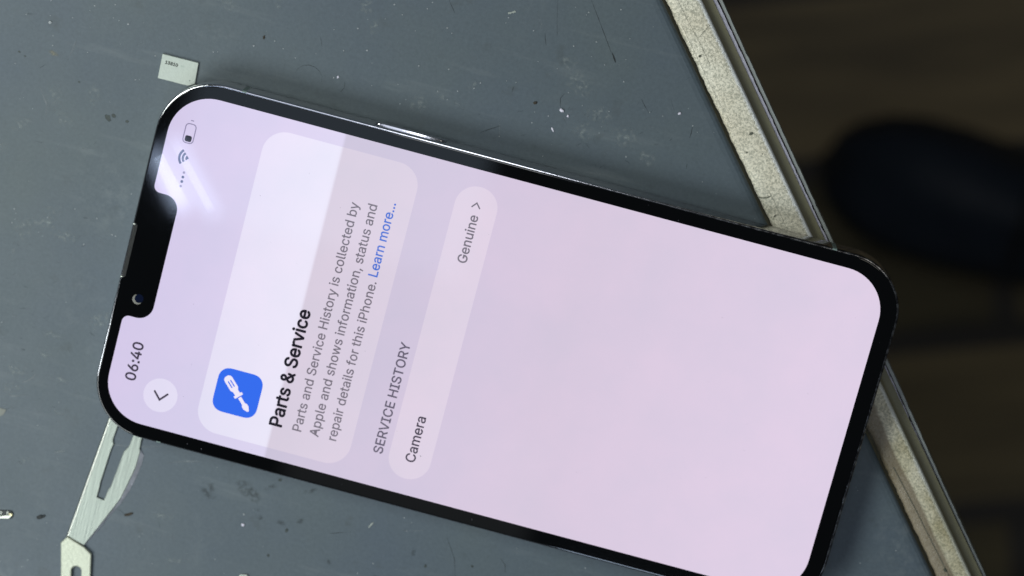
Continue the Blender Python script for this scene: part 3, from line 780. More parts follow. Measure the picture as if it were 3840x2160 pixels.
GLYPHS = {'&':[448,[[197,-7,165,-5,136,1,110,12,88,26,69,42,54,62,43,84,36,108,34,133,36,154,40,173,47,189,58,205,70,220,85,235,101,249,120,264,140,279,216,335,223,340,230,346,237,352,243,359,249,367,255,375,259,384,261,394,262,405,260,420,255,434,245,445,233,454,219,459,201,461,189,460,178,457,168,453,159,447,151,440,145,431,141,421,138,411,137,399,138,386,141,375,145,363,152,352,159,340,169,327,179,314,191,300,204,284,438,0,364,0,171,231,121,293,108,310,96,327,87,344,81,361,77,379,75,398,77,420,82,440,91,458,102,474,117,488,134,499,154,507,176,512,200,513,224,512,246,507,266,499,283,488,297,475,308,459,317,442,322,424,324,404,323,389,320,375,315,362,309,349,301,336,291,325,281,314,269,303,256,293,154,217,135,202,121,188,110,174,103,161,98,146,97,131,98,115,102,101,109,87,118,76,130,66,143,57,158,51,175,48,193,46,213,48,232,52,251,59,269,69,286,81,301,95,315,112,327,131,336,151,343,174,348,198,349,224,408,224,406,194,403,167,397,144,389,124,380,107,371,92,361,80,353,70,345,62,333,47,315,30,294,17,271,7,246,-1,221,-5]]],',':[188,[[38,-119,68,71,137,71,84,-119]]],'.':[188,[[95,-4,83,-3,73,1,63,9,55,18,51,29,50,41,51,53,55,64,63,73,73,81,83,85,95,87,107,85,118,81,128,73,135,64,140,53,141,41,140,29,135,18,128,9,118,1,107,-3]]],'0':[453,[[227,-7,191,-3,158,7,130,24,105,48,85,77,69,113,57,155,50,202,48,254,50,306,57,353,69,395,85,431,106,461,130,484,159,502,191,512,227,516,262,512,295,502,323,484,348,461,368,431,384,395,396,353,403,306,405,254,403,202,396,155,384,113,368,77,348,48,323,24,295,7,263,-3],[227,50,250,52,271,60,290,74,306,92,320,116,330,144,338,176,342,213,344,254,342,295,338,332,330,365,320,393,306,416,290,435,271,449,250,457,227,460,203,457,182,449,163,435,147,416,134,393,123,365,115,332,111,295,109,254,111,213,115,176,123,144,134,116,147,92,163,74,182,60,203,52]]],'1':[453,[[76,0,76,55,391,55,391,0],[276,509,276,0,212,0,212,448,209,448,86,358,86,427,198,509]]],'3':[453,[[218,-7,188,-5,159,1,133,10,108,22,88,38,70,57,57,79,48,104,44,132,109,132,112,115,118,100,126,87,137,76,150,66,165,59,182,54,200,51,219,50,239,51,258,55,275,61,291,69,304,80,315,93,323,108,328,125,329,145,328,163,323,180,316,196,306,211,292,223,275,234,254,241,229,246,201,248,157,248,157,299,288,448,288,452,70,452,70,509,372,509,372,461,211,278,211,289,247,290,279,286,308,276,333,262,354,244,371,222,383,198,391,173,393,145,390,116,383,90,370,66,354,45,333,27,309,12,281,2,251,-5]]],'4':[453,[[40,105,40,158,247,509,311,509,109,166,109,163,413,163,413,105],[282,0,282,121,282,146,282,318,343,318,343,0]]],'6':[453,[[226,-7,196,-4,168,3,142,15,119,31,100,51,84,74,73,101,66,130,64,162,65,187,71,212,80,239,93,268,112,302,137,340,252,509,322,509,151,261,145,261,151,270,157,279,165,288,174,295,184,302,196,307,208,311,221,313,235,314,265,312,291,305,316,295,337,280,355,262,370,240,380,215,387,187,389,157,387,127,379,98,368,73,352,50,333,30,310,14,284,3,257,-4],[226,48,245,50,263,55,279,63,293,73,304,86,314,101,322,119,326,137,327,157,326,178,322,196,314,213,304,228,293,241,279,251,263,259,245,264,226,265,207,264,190,259,174,252,160,241,148,229,138,214,131,197,126,179,125,158,126,138,131,119,138,102,148,86,160,73,174,63,190,55,207,50]]],'8':[453,[[226,-7,193,-5,163,1,136,11,111,25,91,42,74,62,62,84,54,109,52,135,53,156,58,176,65,195,75,212,87,228,101,241,117,252,134,260,153,265,153,267,129,276,109,289,93,308,80,330,73,354,70,380,73,405,79,429,90,450,106,469,124,485,146,498,170,508,197,514,226,516,255,514,282,508,306,498,328,485,346,469,361,450,373,429,379,405,382,380,379,354,372,330,359,308,343,289,323,276,300,267,300,265,319,260,335,252,351,241,365,228,377,212,387,195,395,176,399,156,401,135,398,109,391,84,378,62,362,42,341,25,317,11,289,1,259,-5],[226,49,248,50,267,54,285,60,300,69,313,79,323,91,331,106,335,121,337,139,335,157,330,173,322,189,312,202,298,213,283,223,265,230,247,234,226,235,206,234,187,230,169,223,154,213,140,202,130,189,122,173,117,157,115,139,117,121,121,106,129,91,139,79,152,69,167,60,185,54,205,50],[226,290,244,291,260,294,274,300,287,308,298,318,307,330,314,344,318,359,319,376,318,392,314,407,308,420,299,432,288,442,275,449,260,455,244,459,226,460,208,459,192,455,177,449,164,442,153,432,145,420,138,407,134,392,133,376,134,359,138,344,145,330,154,318,165,308,178,300,193,294,209,291]]],':':[188,[[95,-4,83,-3,73,1,63,9,55,18,51,29,50,41,51,53,55,64,63,73,73,81,83,85,95,87,107,85,118,81,128,73,135,64,140,53,141,41,140,29,135,18,128,9,118,1,107,-3],[95,271,83,272,73,277,63,284,55,294,51,304,50,316,51,328,55,339,63,349,73,356,83,360,95,362,107,360,118,356,128,349,135,339,140,328,141,316,140,304,135,294,128,284,118,277,107,272]]],'A':[480,[[16,0,201,509,276,509,463,0,395,0,287,302,280,323,272,346,264,372,255,402,244,438,232,478,245,478,233,437,222,402,213,371,204,345,197,322,191,302,85,0],[110,142,110,199,370,199,370,142]]],'C':[510,[[267,-7,225,-3,186,7,150,25,119,49,92,79,70,115,53,157,44,203,40,254,44,305,53,352,70,393,92,429,119,459,150,484,186,501,225,512,267,516,293,514,317,511,340,504,362,496,383,485,402,471,419,456,435,438,448,418,459,397,467,373,473,348,408,348,404,365,397,380,389,395,380,407,369,418,357,428,344,437,330,444,315,449,300,453,284,455,267,456,237,453,209,445,184,432,161,414,141,391,125,364,113,332,106,295,103,254,106,213,113,177,125,145,141,117,161,94,184,76,210,63,237,56,267,53,284,54,300,56,315,60,330,65,344,72,357,81,369,90,380,102,389,114,397,128,404,144,408,160,473,160,467,135,459,112,448,91,435,71,420,53,402,38,383,24,363,13,341,5,317,-2,293,-6]]],'E':[419,[[60,0,60,509,372,509,372,452,125,452,125,286,355,286,355,229,125,229,125,57,375,57,375,0]]],'G':[520,[[269,-7,225,-3,185,7,149,25,118,49,91,79,69,116,53,157,43,203,40,254,43,305,53,352,69,393,91,429,117,459,149,484,184,501,223,512,265,516,291,514,316,510,340,504,363,494,384,483,403,469,421,453,436,436,449,416,460,395,468,373,474,349,408,349,402,365,395,379,387,393,378,406,368,417,356,427,344,436,330,443,315,448,300,453,283,455,265,456,236,453,209,445,183,432,160,414,141,392,125,364,113,332,106,295,103,254,106,213,113,177,125,145,141,117,161,95,184,76,210,63,238,56,269,53,296,55,322,61,345,71,365,85,382,102,396,123,407,147,413,173,415,202,434,199,283,199,283,256,478,256,478,200,475,160,466,124,451,91,431,62,406,38,377,19,344,5,308,-4]]],'H':[517,[[60,0,60,509,125,509,125,289,392,289,392,509,457,509,457,0,392,0,392,232,125,232,125,0]]],'I':[300,[[31,0,31,57,118,57,118,452,31,452,31,509,269,509,269,452,183,452,183,57,269,57,269,0]]],'L':[393,[[60,0,60,509,125,509,125,57,361,57,361,0]]],'O':[533,[[267,-7,225,-3,186,7,150,25,119,49,92,79,70,115,53,157,44,203,40,254,44,305,53,352,70,393,92,429,119,459,150,484,186,501,225,512,267,516,309,512,348,501,384,484,415,459,442,429,464,393,480,352,490,305,493,254,490,203,480,157,464,115,442,79,415,49,384,25,348,7,309,-3],[267,53,296,55,324,63,349,76,372,94,392,116,408,144,420,176,428,213,430,254,428,295,420,332,408,365,392,392,372,415,349,433,324,446,296,453,267,456,237,453,210,445,184,433,161,415,142,392,125,364,113,332,106,295,103,254,106,213,113,176,125,144,142,117,161,94,184,76,210,63,237,55]]],'P':[445,[[60,0,60,509,235,509,272,506,305,499,332,487,356,471,375,452,390,430,400,404,407,377,409,348,407,318,400,291,390,265,375,243,356,223,332,207,305,195,272,188,235,186,109,186,109,242,233,242,257,244,279,248,297,256,312,266,324,279,333,294,339,310,343,328,344,348,343,367,339,385,333,402,324,416,312,428,297,439,279,446,257,451,232,452,125,452,125,0]]],'R':[449,[[60,0,60,509,236,509,273,506,305,500,333,489,356,473,376,455,390,433,401,408,407,381,409,352,407,323,401,296,390,271,376,250,356,232,333,217,305,206,273,200,236,198,96,198,96,255,234,255,258,256,280,260,298,267,313,276,325,287,334,300,340,316,344,333,345,352,344,371,340,389,334,405,325,419,313,430,298,440,279,446,258,451,233,452,125,452,125,0],[353,0,230,229,303,229,428,0]]],'S':[447,[[224,-9,188,-7,156,-1,128,9,102,23,81,40,64,60,51,83,42,109,38,137,104,137,108,118,114,102,123,88,136,76,150,66,166,59,185,53,204,50,224,49,246,50,267,54,286,60,303,69,317,79,329,92,338,106,344,122,346,139,344,154,340,168,332,179,322,189,310,197,296,205,280,211,263,217,245,222,184,239,145,253,112,269,86,289,67,313,56,341,52,372,54,400,62,425,75,448,92,468,113,484,138,498,165,508,195,514,227,516,259,514,289,508,316,498,340,484,360,468,377,449,390,427,398,403,401,378,337,378,332,402,320,421,302,437,280,449,254,456,225,459,204,457,185,454,167,448,152,440,139,430,129,418,121,405,117,391,115,376,117,359,122,345,131,334,142,324,155,315,169,308,184,302,198,297,212,293,264,279,279,275,295,270,312,264,328,256,344,248,359,238,372,226,384,213,395,198,402,180,407,161,408,139,406,112,399,87,386,64,370,43,349,25,323,11,294,0,261,-7]]],'T':[449,[[32,452,32,509,417,509,417,452,257,452,257,0,193,0,193,452]]],'V':[480,[[204,0,16,509,84,509,192,206,199,187,207,164,215,137,225,106,236,71,248,31,235,31,247,71,257,107,267,138,276,165,283,187,290,206,395,509,463,509,278,0]]],'Y':[472,[[203,0,203,208,16,509,91,509,192,344,203,327,213,309,222,292,231,274,240,254,250,230,224,230,233,254,242,275,251,293,260,310,270,327,280,344,381,509,455,509,268,208,268,0]]],'a':[389,[[160,-9,137,-7,115,-3,94,5,76,15,60,29,48,45,38,63,32,84,30,108,32,128,36,146,43,161,53,174,64,184,78,193,92,200,108,206,125,211,143,214,161,217,178,220,234,227,247,229,257,231,265,235,271,240,274,246,276,255,276,257,275,272,272,285,267,297,260,307,251,315,240,322,227,327,212,330,196,331,178,330,163,327,149,322,137,316,127,309,118,301,110,292,104,283,100,274,41,291,51,313,64,331,79,346,95,358,114,368,133,375,153,380,173,383,194,384,208,384,223,382,239,379,255,375,271,369,286,360,300,350,312,336,322,320,330,301,335,278,337,251,337,0,277,0,277,52,272,52,267,43,260,34,252,25,242,16,229,8,215,1,199,-4,181,-7],[170,45,192,47,211,51,228,59,242,68,254,80,263,93,270,108,274,122,276,138,276,190,272,187,267,184,259,182,251,180,241,178,231,176,200,171,175,168,161,166,147,163,134,159,122,153,112,147,103,139,97,130,93,118,92,105,93,93,96,82,102,72,109,64,119,57,130,52,142,48,156,46]]],'b':[424,[[229,-8,208,-7,189,-3,172,4,159,12,147,21,138,31,130,41,123,50,118,59,112,59,112,0,53,0,53,509,114,509,114,319,118,319,123,327,130,336,137,346,147,355,158,364,171,373,188,379,207,383,229,384,259,382,287,374,313,361,335,342,354,320,370,293,381,261,388,227,390,189,388,151,381,116,370,84,355,57,336,34,313,16,288,3,260,-6],[220,47,242,49,262,55,279,66,294,80,306,97,316,117,323,139,327,163,328,189,327,215,323,239,316,261,307,281,295,298,280,311,262,322,243,328,220,330,198,328,178,322,161,312,147,299,134,282,125,263,118,241,114,216,113,189,114,162,118,138,125,115,135,95,147,78,162,65,179,55,198,49]]],'c':[396,[[207,-8,174,-5,144,3,117,16,93,35,72,58,56,85,44,116,37,150,34,187,37,225,44,260,56,291,72,318,93,341,117,360,144,374,174,382,207,384,226,384,243,381,260,377,276,371,291,364,305,356,318,346,330,335,340,322,349,308,356,293,362,277,303,262,300,272,295,281,290,289,284,297,278,304,270,311,261,316,252,321,242,325,231,328,220,329,207,330,184,328,163,321,145,310,130,296,118,278,108,258,102,236,98,212,96,187,98,163,102,139,108,117,118,97,130,80,145,66,163,55,184,49,207,46,220,47,232,49,243,52,253,55,262,60,271,66,279,73,285,80,292,89,297,98,301,107,304,117,363,102,357,86,350,70,341,56,331,43,319,32,306,21,292,12,277,5,261,-1,244,-5,226,-7]]],'d':[424,[[195,-8,165,-6,137,3,111,16,89,34,70,57,55,84,43,116,36,151,34,189,36,227,43,261,55,293,70,320,89,342,112,361,137,374,165,382,196,384,218,383,237,379,253,373,267,364,278,355,287,346,295,336,301,327,306,319,311,319,311,509,372,509,372,0,313,0,313,59,307,59,301,50,295,41,287,31,277,21,266,12,252,4,236,-3,217,-7],[205,47,226,49,246,55,263,65,278,78,290,95,299,115,306,138,310,162,312,189,310,216,306,241,300,263,290,282,278,299,263,312,246,322,227,328,205,330,182,328,162,322,145,311,130,298,118,281,108,261,102,239,98,215,96,189,98,163,102,139,109,117,118,97,130,80,145,66,162,55,182,49]]],'e':[404,[[212,-8,177,-5,145,3,117,16,92,35,72,58,56,85,44,116,37,150,34,187,36,224,44,258,55,290,71,317,91,340,115,359,142,373,172,382,205,384,226,383,246,380,266,374,285,366,303,355,319,341,334,324,347,305,357,282,365,256,370,227,371,194,371,169,75,169,75,221,338,221,310,202,308,226,304,248,298,269,288,286,277,301,263,314,246,323,227,328,205,330,183,328,164,323,146,313,131,301,119,286,109,270,102,251,97,231,96,211,96,178,98,151,102,127,110,106,121,88,135,73,151,61,169,53,190,48,212,46,227,47,241,49,254,53,265,58,276,65,285,73,294,82,300,93,306,105,365,91,358,72,348,55,335,39,320,26,302,14,283,4,261,-3,237,-7]]],'f':[254,[[228,379,228,327,6,327,6,379],[81,0,81,432,82,452,87,470,96,486,107,499,120,510,135,519,152,525,169,529,187,530,201,530,212,529,222,527,231,525,238,523,243,521,227,468,215,472,209,473,202,474,195,474,178,472,164,468,154,460,147,449,143,435,142,419,142,0]]],'h':[410,[[114,227,114,0,53,0,53,509,114,509,114,287,102,287,116,319,132,344,152,362,175,374,200,382,227,384,252,383,275,377,295,369,313,356,328,340,341,321,350,298,355,271,357,240,357,0,296,0,296,235,293,263,286,286,273,304,256,318,235,326,210,329,192,328,176,324,161,317,147,308,136,297,126,283,119,266,115,248]]],'i':[167,[[53,0,53,379,114,379,114,0],[84,443,73,444,63,448,54,455,47,463,43,472,41,483,43,494,47,504,54,512,63,518,73,522,84,524,95,522,105,518,114,512,121,504,125,494,126,483,125,472,121,463,114,455,105,448,95,444]]],'l':[189,[[139,-2,112,0,91,8,74,20,62,37,55,59,53,84,53,509,114,509,114,99,114,83,117,71,120,62,126,57,135,53,146,52,160,53,170,54,181,3,162,-1,154,-2,147,-2]]],'m':[610,[[53,0,53,379,112,379,112,295,108,295,114,314,122,331,132,346,144,358,158,368,172,376,187,382,203,385,219,386,245,383,268,375,287,361,303,342,314,320,321,295,312,295,318,312,326,329,337,343,350,356,364,366,381,375,398,381,417,385,437,386,458,385,478,380,497,372,514,361,529,346,541,328,550,307,555,283,557,255,557,0,496,0,496,254,493,279,485,298,473,313,456,323,438,329,419,330,402,329,387,326,374,320,363,312,353,302,345,290,340,277,336,263,335,247,335,0,274,0,274,260,272,280,265,297,253,311,238,322,220,328,199,330,185,329,171,326,158,320,145,312,135,302,126,289,119,274,115,257,114,238,114,0]]],'n':[410,[[114,227,114,0,53,0,53,379,112,379,112,287,102,287,116,319,132,344,152,362,175,374,200,382,227,384,252,383,275,377,295,369,313,356,328,340,341,321,350,298,355,271,357,240,357,0,296,0,296,235,293,263,286,286,273,304,256,318,235,326,210,329,192,328,176,324,161,317,147,308,136,297,126,283,119,266,115,248]]],'o':[415,[[207,-8,174,-5,144,3,117,16,93,35,72,58,56,85,44,116,37,150,34,187,37,225,44,260,56,291,72,318,93,341,117,360,144,374,174,382,207,384,241,382,271,374,299,360,323,341,343,318,359,291,371,260,379,225,381,187,379,150,371,116,359,85,343,58,323,35,299,16,271,3,241,-5],[207,46,231,49,252,55,270,66,285,80,298,97,307,117,314,139,318,163,319,187,318,212,314,236,307,258,298,278,285,296,270,310,252,321,231,328,207,330,184,328,163,321,145,310,130,296,118,278,108,258,102,236,98,212,96,187,98,163,102,139,108,117,118,97,130,80,145,66,163,55,184,49]]],'p':[424,[[53,-143,53,379,112,379,112,319,118,319,123,327,130,336,137,346,147,355,158,364,171,373,188,379,207,383,229,384,259,382,287,374,313,361,335,342,354,320,370,293,381,261,388,227,390,189,388,151,381,116,370,84,355,57,336,34,313,16,288,3,260,-6,229,-8,208,-7,189,-3,173,4,159,12,147,21,138,31,130,41,124,50,118,59,114,59,114,-143],[220,47,242,49,262,55,279,66,294,80,306,97,316,117,323,139,327,163,328,189,327,215,323,239,316,261,307,281,295,298,280,311,262,322,243,328,220,330,198,328,178,322,161,312,147,299,134,282,125,263,118,241,114,216,113,189,114,162,118,138,125,115,135,95,147,78,162,65,179,55,198,49]]],'r':[259,[[53,0,53,379,112,379,112,321,115,321,124,339,137,354,152,367,171,377,191,383,213,385,229,384,243,384,243,322,230,324,223,325,215,326,207,326,190,324,174,321,159,315,146,306,135,296,126,284,119,269,115,254,114,237,114,0]]],'s':[365,[[182,-8,157,-7,133,-3,112,3,93,12,76,24,62,38,50,54,41,73,36,94,94,107,101,87,111,72,124,60,141,52,160,47,181,45,206,47,227,53,244,62,258,74,265,88,268,103,266,115,262,126,254,136,243,144,229,150,212,155,149,170,118,180,92,192,72,208,58,227,50,249,47,274,49,295,55,314,65,332,79,347,95,360,115,370,137,378,161,383,187,384,212,383,234,379,254,372,271,363,286,352,299,339,309,324,318,308,324,290,268,277,262,291,254,304,243,316,228,325,210,331,187,333,166,331,147,326,131,317,119,305,111,292,109,277,110,264,115,253,124,243,136,235,152,229,172,223,229,209,261,200,287,187,306,171,320,153,328,131,331,107,329,85,323,65,312,47,298,31,281,18,260,6,236,-2,210,-7]]],'t':[227,[[204,379,204,327,6,327,6,379],[65,471,126,471,126,98,127,83,130,70,136,61,144,55,156,51,170,50,185,51,202,54,213,2,207,0,200,-2,192,-3,184,-3,176,-4,168,-4,138,-1,113,7,92,21,77,41,68,64,65,93]]],'u':[410,[[182,-5,158,-3,135,2,115,11,97,23,82,39,69,59,60,82,54,109,53,139,53,379,114,379,114,144,116,117,124,94,137,75,154,61,175,53,200,50,218,51,234,55,249,62,263,71,274,83,283,97,290,113,295,132,296,153,296,379,357,379,357,0,298,0,298,92,307,92,294,60,277,35,257,17,234,5,209,-3]]],'v':[389,[[163,0,17,379,84,379,165,155,173,132,180,110,187,87,193,64,199,42,206,21,184,21,191,42,197,64,203,87,209,110,216,132,224,155,305,379,371,379,226,0]]],'w':[567,[[138,0,23,379,87,379,133,214,140,190,147,164,154,137,161,107,168,75,175,41,165,41,172,74,179,105,186,135,192,163,199,189,206,214,252,379,316,379,362,214,368,189,375,163,382,136,388,106,395,75,402,41,391,41,399,75,406,106,413,135,420,163,427,189,434,214,480,379,545,379,429,0,368,0,319,172,305,225,300,243,295,262,291,280,277,338,291,338,277,280,263,225,258,207,253,189,248,172,199,0]]],'y':[389,[[47,-139,61,-86,71,-87,83,-89,94,-90,104,-89,113,-86,122,-81,130,-74,138,-64,145,-51,151,-36,163,-1,17,379,84,379,165,155,173,132,180,109,187,87,193,64,199,42,206,21,184,21,190,42,196,64,202,87,209,110,216,132,224,155,305,379,371,379,204,-58,196,-77,187,-93,177,-107,165,-119,153,-128,139,-136,125,-141,109,-144,91,-145,82,-145,73,-144,65,-143,57,-142,52,-140]]],' ':[188,[]]}


AMP = ([(401, 0), (300, 122), (187, 257), (148, 303), (118, 345), (107, 375), (107, 410), (120, 448), (152, 475), (200, 487)],
       [(200, 487), (248, 474), (282, 436), (292, 400), (280, 365), (250, 330), (205, 298), (147, 252), (95, 205), (70, 165), (66, 130), (75, 90), (100, 55), (145, 28), (195, 20), (245, 28), (295, 52), (332, 88), (358, 130), (372, 175), (378, 224)])
GLYPHS['&'][1] = [[v for p in stroke(A, 58) for v in p] for A in AMP]


def text(name, s, bx, y0, y1, z, mat, bold=0.0, parent=display, along='y', vscale=1.0):
    """letters run along +y (the phone's right), tops towards -x; fitted between y0 and y1"""
    x = 0; polys = []; over = []; lo, hi = 1e9, -1e9
    for ch in s:
        adv, sp = GLYPHS[ch]
        for P in sp:
            q = [(P[i] + x, P[i + 1]) for i in range(0, len(P), 2)]
            (over if ch == '&' and P is sp[1] else polys).append(q)
            lo = min(lo, min(p[0] for p in q)); hi = max(hi, max(p[0] for p in q))
        x += adv
    k = (y1 - y0) / (hi - lo)
    if along == 'y':
        polys, over = ([[(bx - p[1] * k * vscale, y0 + (p[0] - lo) * k) for p in P] for P in Q] for Q in (polys, over))
    else:
        polys = [[(y0 + (p[0] - lo) * k, bx + p[1] * k * vscale) for p in P] for P in polys]
    o = flat(name, polys, z, mat, parent)
    if over:                    # the ampersand's second stroke crosses its first
        me2 = fill2d(over, z + .0001)
        bm = bmesh.new(); bm.from_mesh(o.data); bm.from_mesh(me2); bm.to_mesh(o.data); bm.free(); bpy.data.meshes.remove(me2)
    if bold:                    # heavier weight: the letters dilated by copies shifted a hair
        bm = bmesh.new(); bm.from_mesh(o.data); base = bm.faces[:]
        for k in range(8):
            r = bmesh.ops.duplicate(bm, geom=base)
            for v in r['geom']:
                if isinstance(v, bmesh.types.BMVert):
                    v.co += Vector((bold * math.cos(k * math.pi / 4), bold * math.sin(k * math.pi / 4), 0.00015 * (k + 1))) * MM
        bm.to_mesh(o.data); bm.free()
    return o


ZC, ZT = 7.660, 7.664
flat('message_card', [rrect(-52.55, -21.9, -30.85, 30.1, 4.5, 10)], ZC, M_CARD)
flat('history_row', [rrect(-14.35, -6.05, -29.75, 29.5, 4.1, 14)], ZC, M_CARD)
flat('back_button', [circle(-60.25, -26.3, 3.35, 48)], ZC, M_CARD)
flat('back_arrow', [stroke([(-61.52, -25.75), (-60.22, -27.2), (-58.92, -25.75)], .38)], ZT, M_TXT_DARK)
flat('tool_icon', [rrect(-50.2, -41.35, -26.3, -17.45, 2.5, 10, 2.4)], ZT, M_BLUE)
# screwdriver drawn on the blue tile: handle, collar, shaft, flared tip
dv = Vector((-43.0 + 48.6, -24.9 + 19.3)).normalized(); pv = Vector((-dv.y, dv.x)); o0 = Vector((-48.55, -19.3))
loc = lambda a, b: tuple(o0 + dv * a + pv * b)
rr = lambda a0, a1, h, r: [loc(a, b) for a, b in rrect(a0, a1, -h, h, r, 5)]
half = [(-.15, .35), (.12, .72), (.5, .86), (2.75, .86), (3.1, .62), (3.25, .55), (3.95, .55), (4.0, .92), (4.5, .92), (4.55, .34), (6.2, .34), (6.55, .58), (7.15, .58), (7.95, .16)]
flat('screwdriver_symbol', [[loc(a, b) for a, b in half] + [loc(a, -b) for a, b in reversed(half)]], 7.667, M_WHITE)
for b0 in (-.27, .27):
    flat('screwdriver_groove', [[loc(a, b + b0) for a, b in rrect(.85, 2.4, -.11, .11, .1, 4)]], 7.670, M_BLUE)
flat('screwdriver_groove', [[loc(a, b) for a, b in rrect(4.52, 4.72, -.5, .5, .05, 2)]], 7.670, M_BLUE)
text('clock_text', '06:40', -65.72, -24.85, -17.25, ZT, M_TXT_DARK, .075)
text('title_text', 'Parts & Service', -35.93, -26.2, -2.55, ZT, M_TXT_BLACK, .115)
text('body_text', 'Parts and Service History is collected by', -32.0, -26.1, 20.3, ZT, M_TXT_GREY, .035)
text('body_text', 'Apple and shows information, status and', -28.52, -26.25, 20.85, ZT, M_TXT_GREY, .035)
text('body_text', 'repair details for this iPhone.', -25.0, -26.1, 6.3, ZT, M_TXT_GREY, .035)
text('link_text', 'Learn more...', -25.15, 7.35, 22.1, ZT, M_TXT_BLUE, .045)
text('heading_text', 'SERVICE HISTORY', -15.68, -26.2, -3.65, ZT, M_TXT_HIST, .05)
text('row_text', 'Camera', -9.15, -26.25, -17.0, ZT, M_TXT_DARK, .045)
text('row_text', 'Genuine', -9.28, 14.4, 23.85, ZT, M_TXT_GREY, .045)
flat('row_arrow', [stroke([(-10.98, 25.42), (-10.22, 26.32), (-9.46, 25.42)], .27)], ZT, M_TXT_GREY)
# status icons
bo = rrect(-67.86, -65.66, 23.0, 26.95, .75, 8); bi = rrect(-67.66, -65.86, 23.2, 26.75, .58, 8)
flat('battery_outline', [bo, bi], ZT, M_ICON_PALE)
flat('battery_level', [rrect(-67.42, -66.1, 23.36, 24.56, .36, 6)], ZT, M_TXT_BLACK)
flat('battery_tip', [[(-67.1, 27.42), (-66.4, 27.42), (-66.5, 27.62), (-67.0, 27.62)]], ZT, M_ICON_PALE)
wc = (-65.75, 20.25)


def fan(r0, r1):
    A = [math.radians(180 - 46 + 92 * k / 12) for k in range(13)]
    return [(wc[0] + r1 * math.cos(a), wc[1] + r1 * math.sin(a)) for a in A] + [(wc[0] + r0 * math.cos(a), wc[1] + r0 * math.sin(a)) for a in reversed(A)]


flat('wifi_symbol', [fan(.0, .68)[:14], fan(.95, 1.38), fan(1.62, 2.08)], ZT, M_ICON)
for k, (yy, r) in enumerate(((17.38, .24), (16.47, .27), (15.59, .28), (14.66, .24))):
    flat('signal_dot', [circle(-66.03, yy, r, 20)], ZT, M_ICON_PALE if k in (0, 3) else M_ICON)

gd = random.Random(31)
GD = [(-8.33, -24.6, .12), (-50.0, -34.6, .1), (-52.9, -34.3, .09), (4.5, -34.2, .1)]
while len(GD) < 46:
    x, y = gd.uniform(-72, 72), gd.uniform(-35, 35)
    if abs(x) > 62 and abs(y) > 25: continue
    GD.append((x, y, gd.uniform(.03, .065)))
bmg = bmesh.new()
for x, y, r in GD:
    b = bmesh.ops.create_icosphere(bmg, subdivisions=1, radius=r * MM)
    ax, ay = gd.uniform(.6, 1.6), gd.uniform(.6, 1.2)
    for v in b['verts']: v.co = Vector((x * MM + v.co.x * ax, y * MM + v.co.y * ay, 7.68 * MM + v.co.z * .4))
tag(from_bm('glass_dust', bmg, plain('grey_lint', (0.22, 0.21, 0.24, 1), 0.7), glass), kind='stuff')

# greasy wipe marks on the glass, glowing where they scatter the lamp tubes
def smear(name, pts, z):
    """pts: (x, y, half width towards +n, half width towards -n, strength)"""
    Vv, Ff, Aa = [], [], []; offs = (-1, -.72, -.3, .3, .72, 1)
    fo = (0, .75, 1, 1, .85, 0)
    for i, (x, y, wp, wm, a) in enumerate(pts):
        q0 = pts[max(0, i - 1)]; q1 = pts[min(len(pts) - 1, i + 1)]
        d = Vector((q1[0] - q0[0], q1[1] - q0[1])).normalized(); nn = Vector((-d.y, d.x))
        for u, f in zip(offs, fo):
            w = (wp if u > 0 else wm) * u
            Vv.append((x + nn.x * w, y + nn.y * w, z)); Aa.append(a * f)
    k = len(offs)
    for i in range(len(pts) - 1):
        for j in range(k - 1):
            Ff.append((i * k + j, i * k + j + 1, (i + 1) * k + j + 1, (i + 1) * k + j))
    o = mesh(name, Vv, Ff, M_SMEAR, glass)
    at = o.data.attributes.new('fade', 'FLOAT', 'POINT')
    for i, a in enumerate(Aa): at.data[i].value = a
    return o


M_SMEAR, N_, L_, B_ = new_mat('grease_film')
N_.remove(B_)
at_ = N_.new('ShaderNodeAttribute'); at_.attribute_name = 'fade'
gl_ = N_.new('ShaderNodeBsdfGlossy'); gl_.inputs['Roughness'].default_value = 0.17
tr_ = N_.new('ShaderNodeBsdfTransparent'); ad_ = N_.new('ShaderNodeAddShader')
L_.new(at_.outputs['Fac'], gl_.inputs['Color'])
L_.new(tr_.outputs[0], ad_.inputs[0]); L_.new(gl_.outputs[0], ad_.inputs[1])
L_.new(ad_.outputs[0], N_['Material Output'].inputs['Surface'])
sm_d = Vector((10.9, -12.2)).normalized()


def line(x0, y0, x1, y1, n):
    return [(x0 + (x1 - x0) * i / n, y0 + (y1 - y0) * i / n) for i in range(n + 1)]


P_ = line(-69.9, 23.4, -58.9, 11.2, 11)
smear('wipe_mark', [(x, y, .95, .9, .12 * min(1, i / 4 + .1) * (0 if i == 11 else 1)) for i, (x, y) in enumerate(P_)], 7.674)
P_ = line(-71.2, 19.6, -63.4, 10.9, 10)
smear('wipe_mark', [(x, y, .55, 1.9 + .1 * i, .15 * (1, 1, 1, 1, 1, 1, .95, .8, .5, .25, 0)[i]) for i, (x, y) in enumerate(P_)], 7.673)

# ---------------------------------------------------------------- things on the mat
# slotted blade reaching under the phone, with the bent tail plate
blade = thing('scalpel_blade', 'slotted steel knife blade with a holed tail, its end hidden under the phone', 'blade', (-67, -50, 0))


def blade_prism(name, outline, z0, z1, mat, parent=blade, bevel=0.0, holes=()):
    o = prism(name, [(x + 67, y + 50) for x, y in outline], z0, z1, mat, parent, bevel, 2, True, [[(x + 67, y + 50) for x, y in h] for h in holes])
    return o


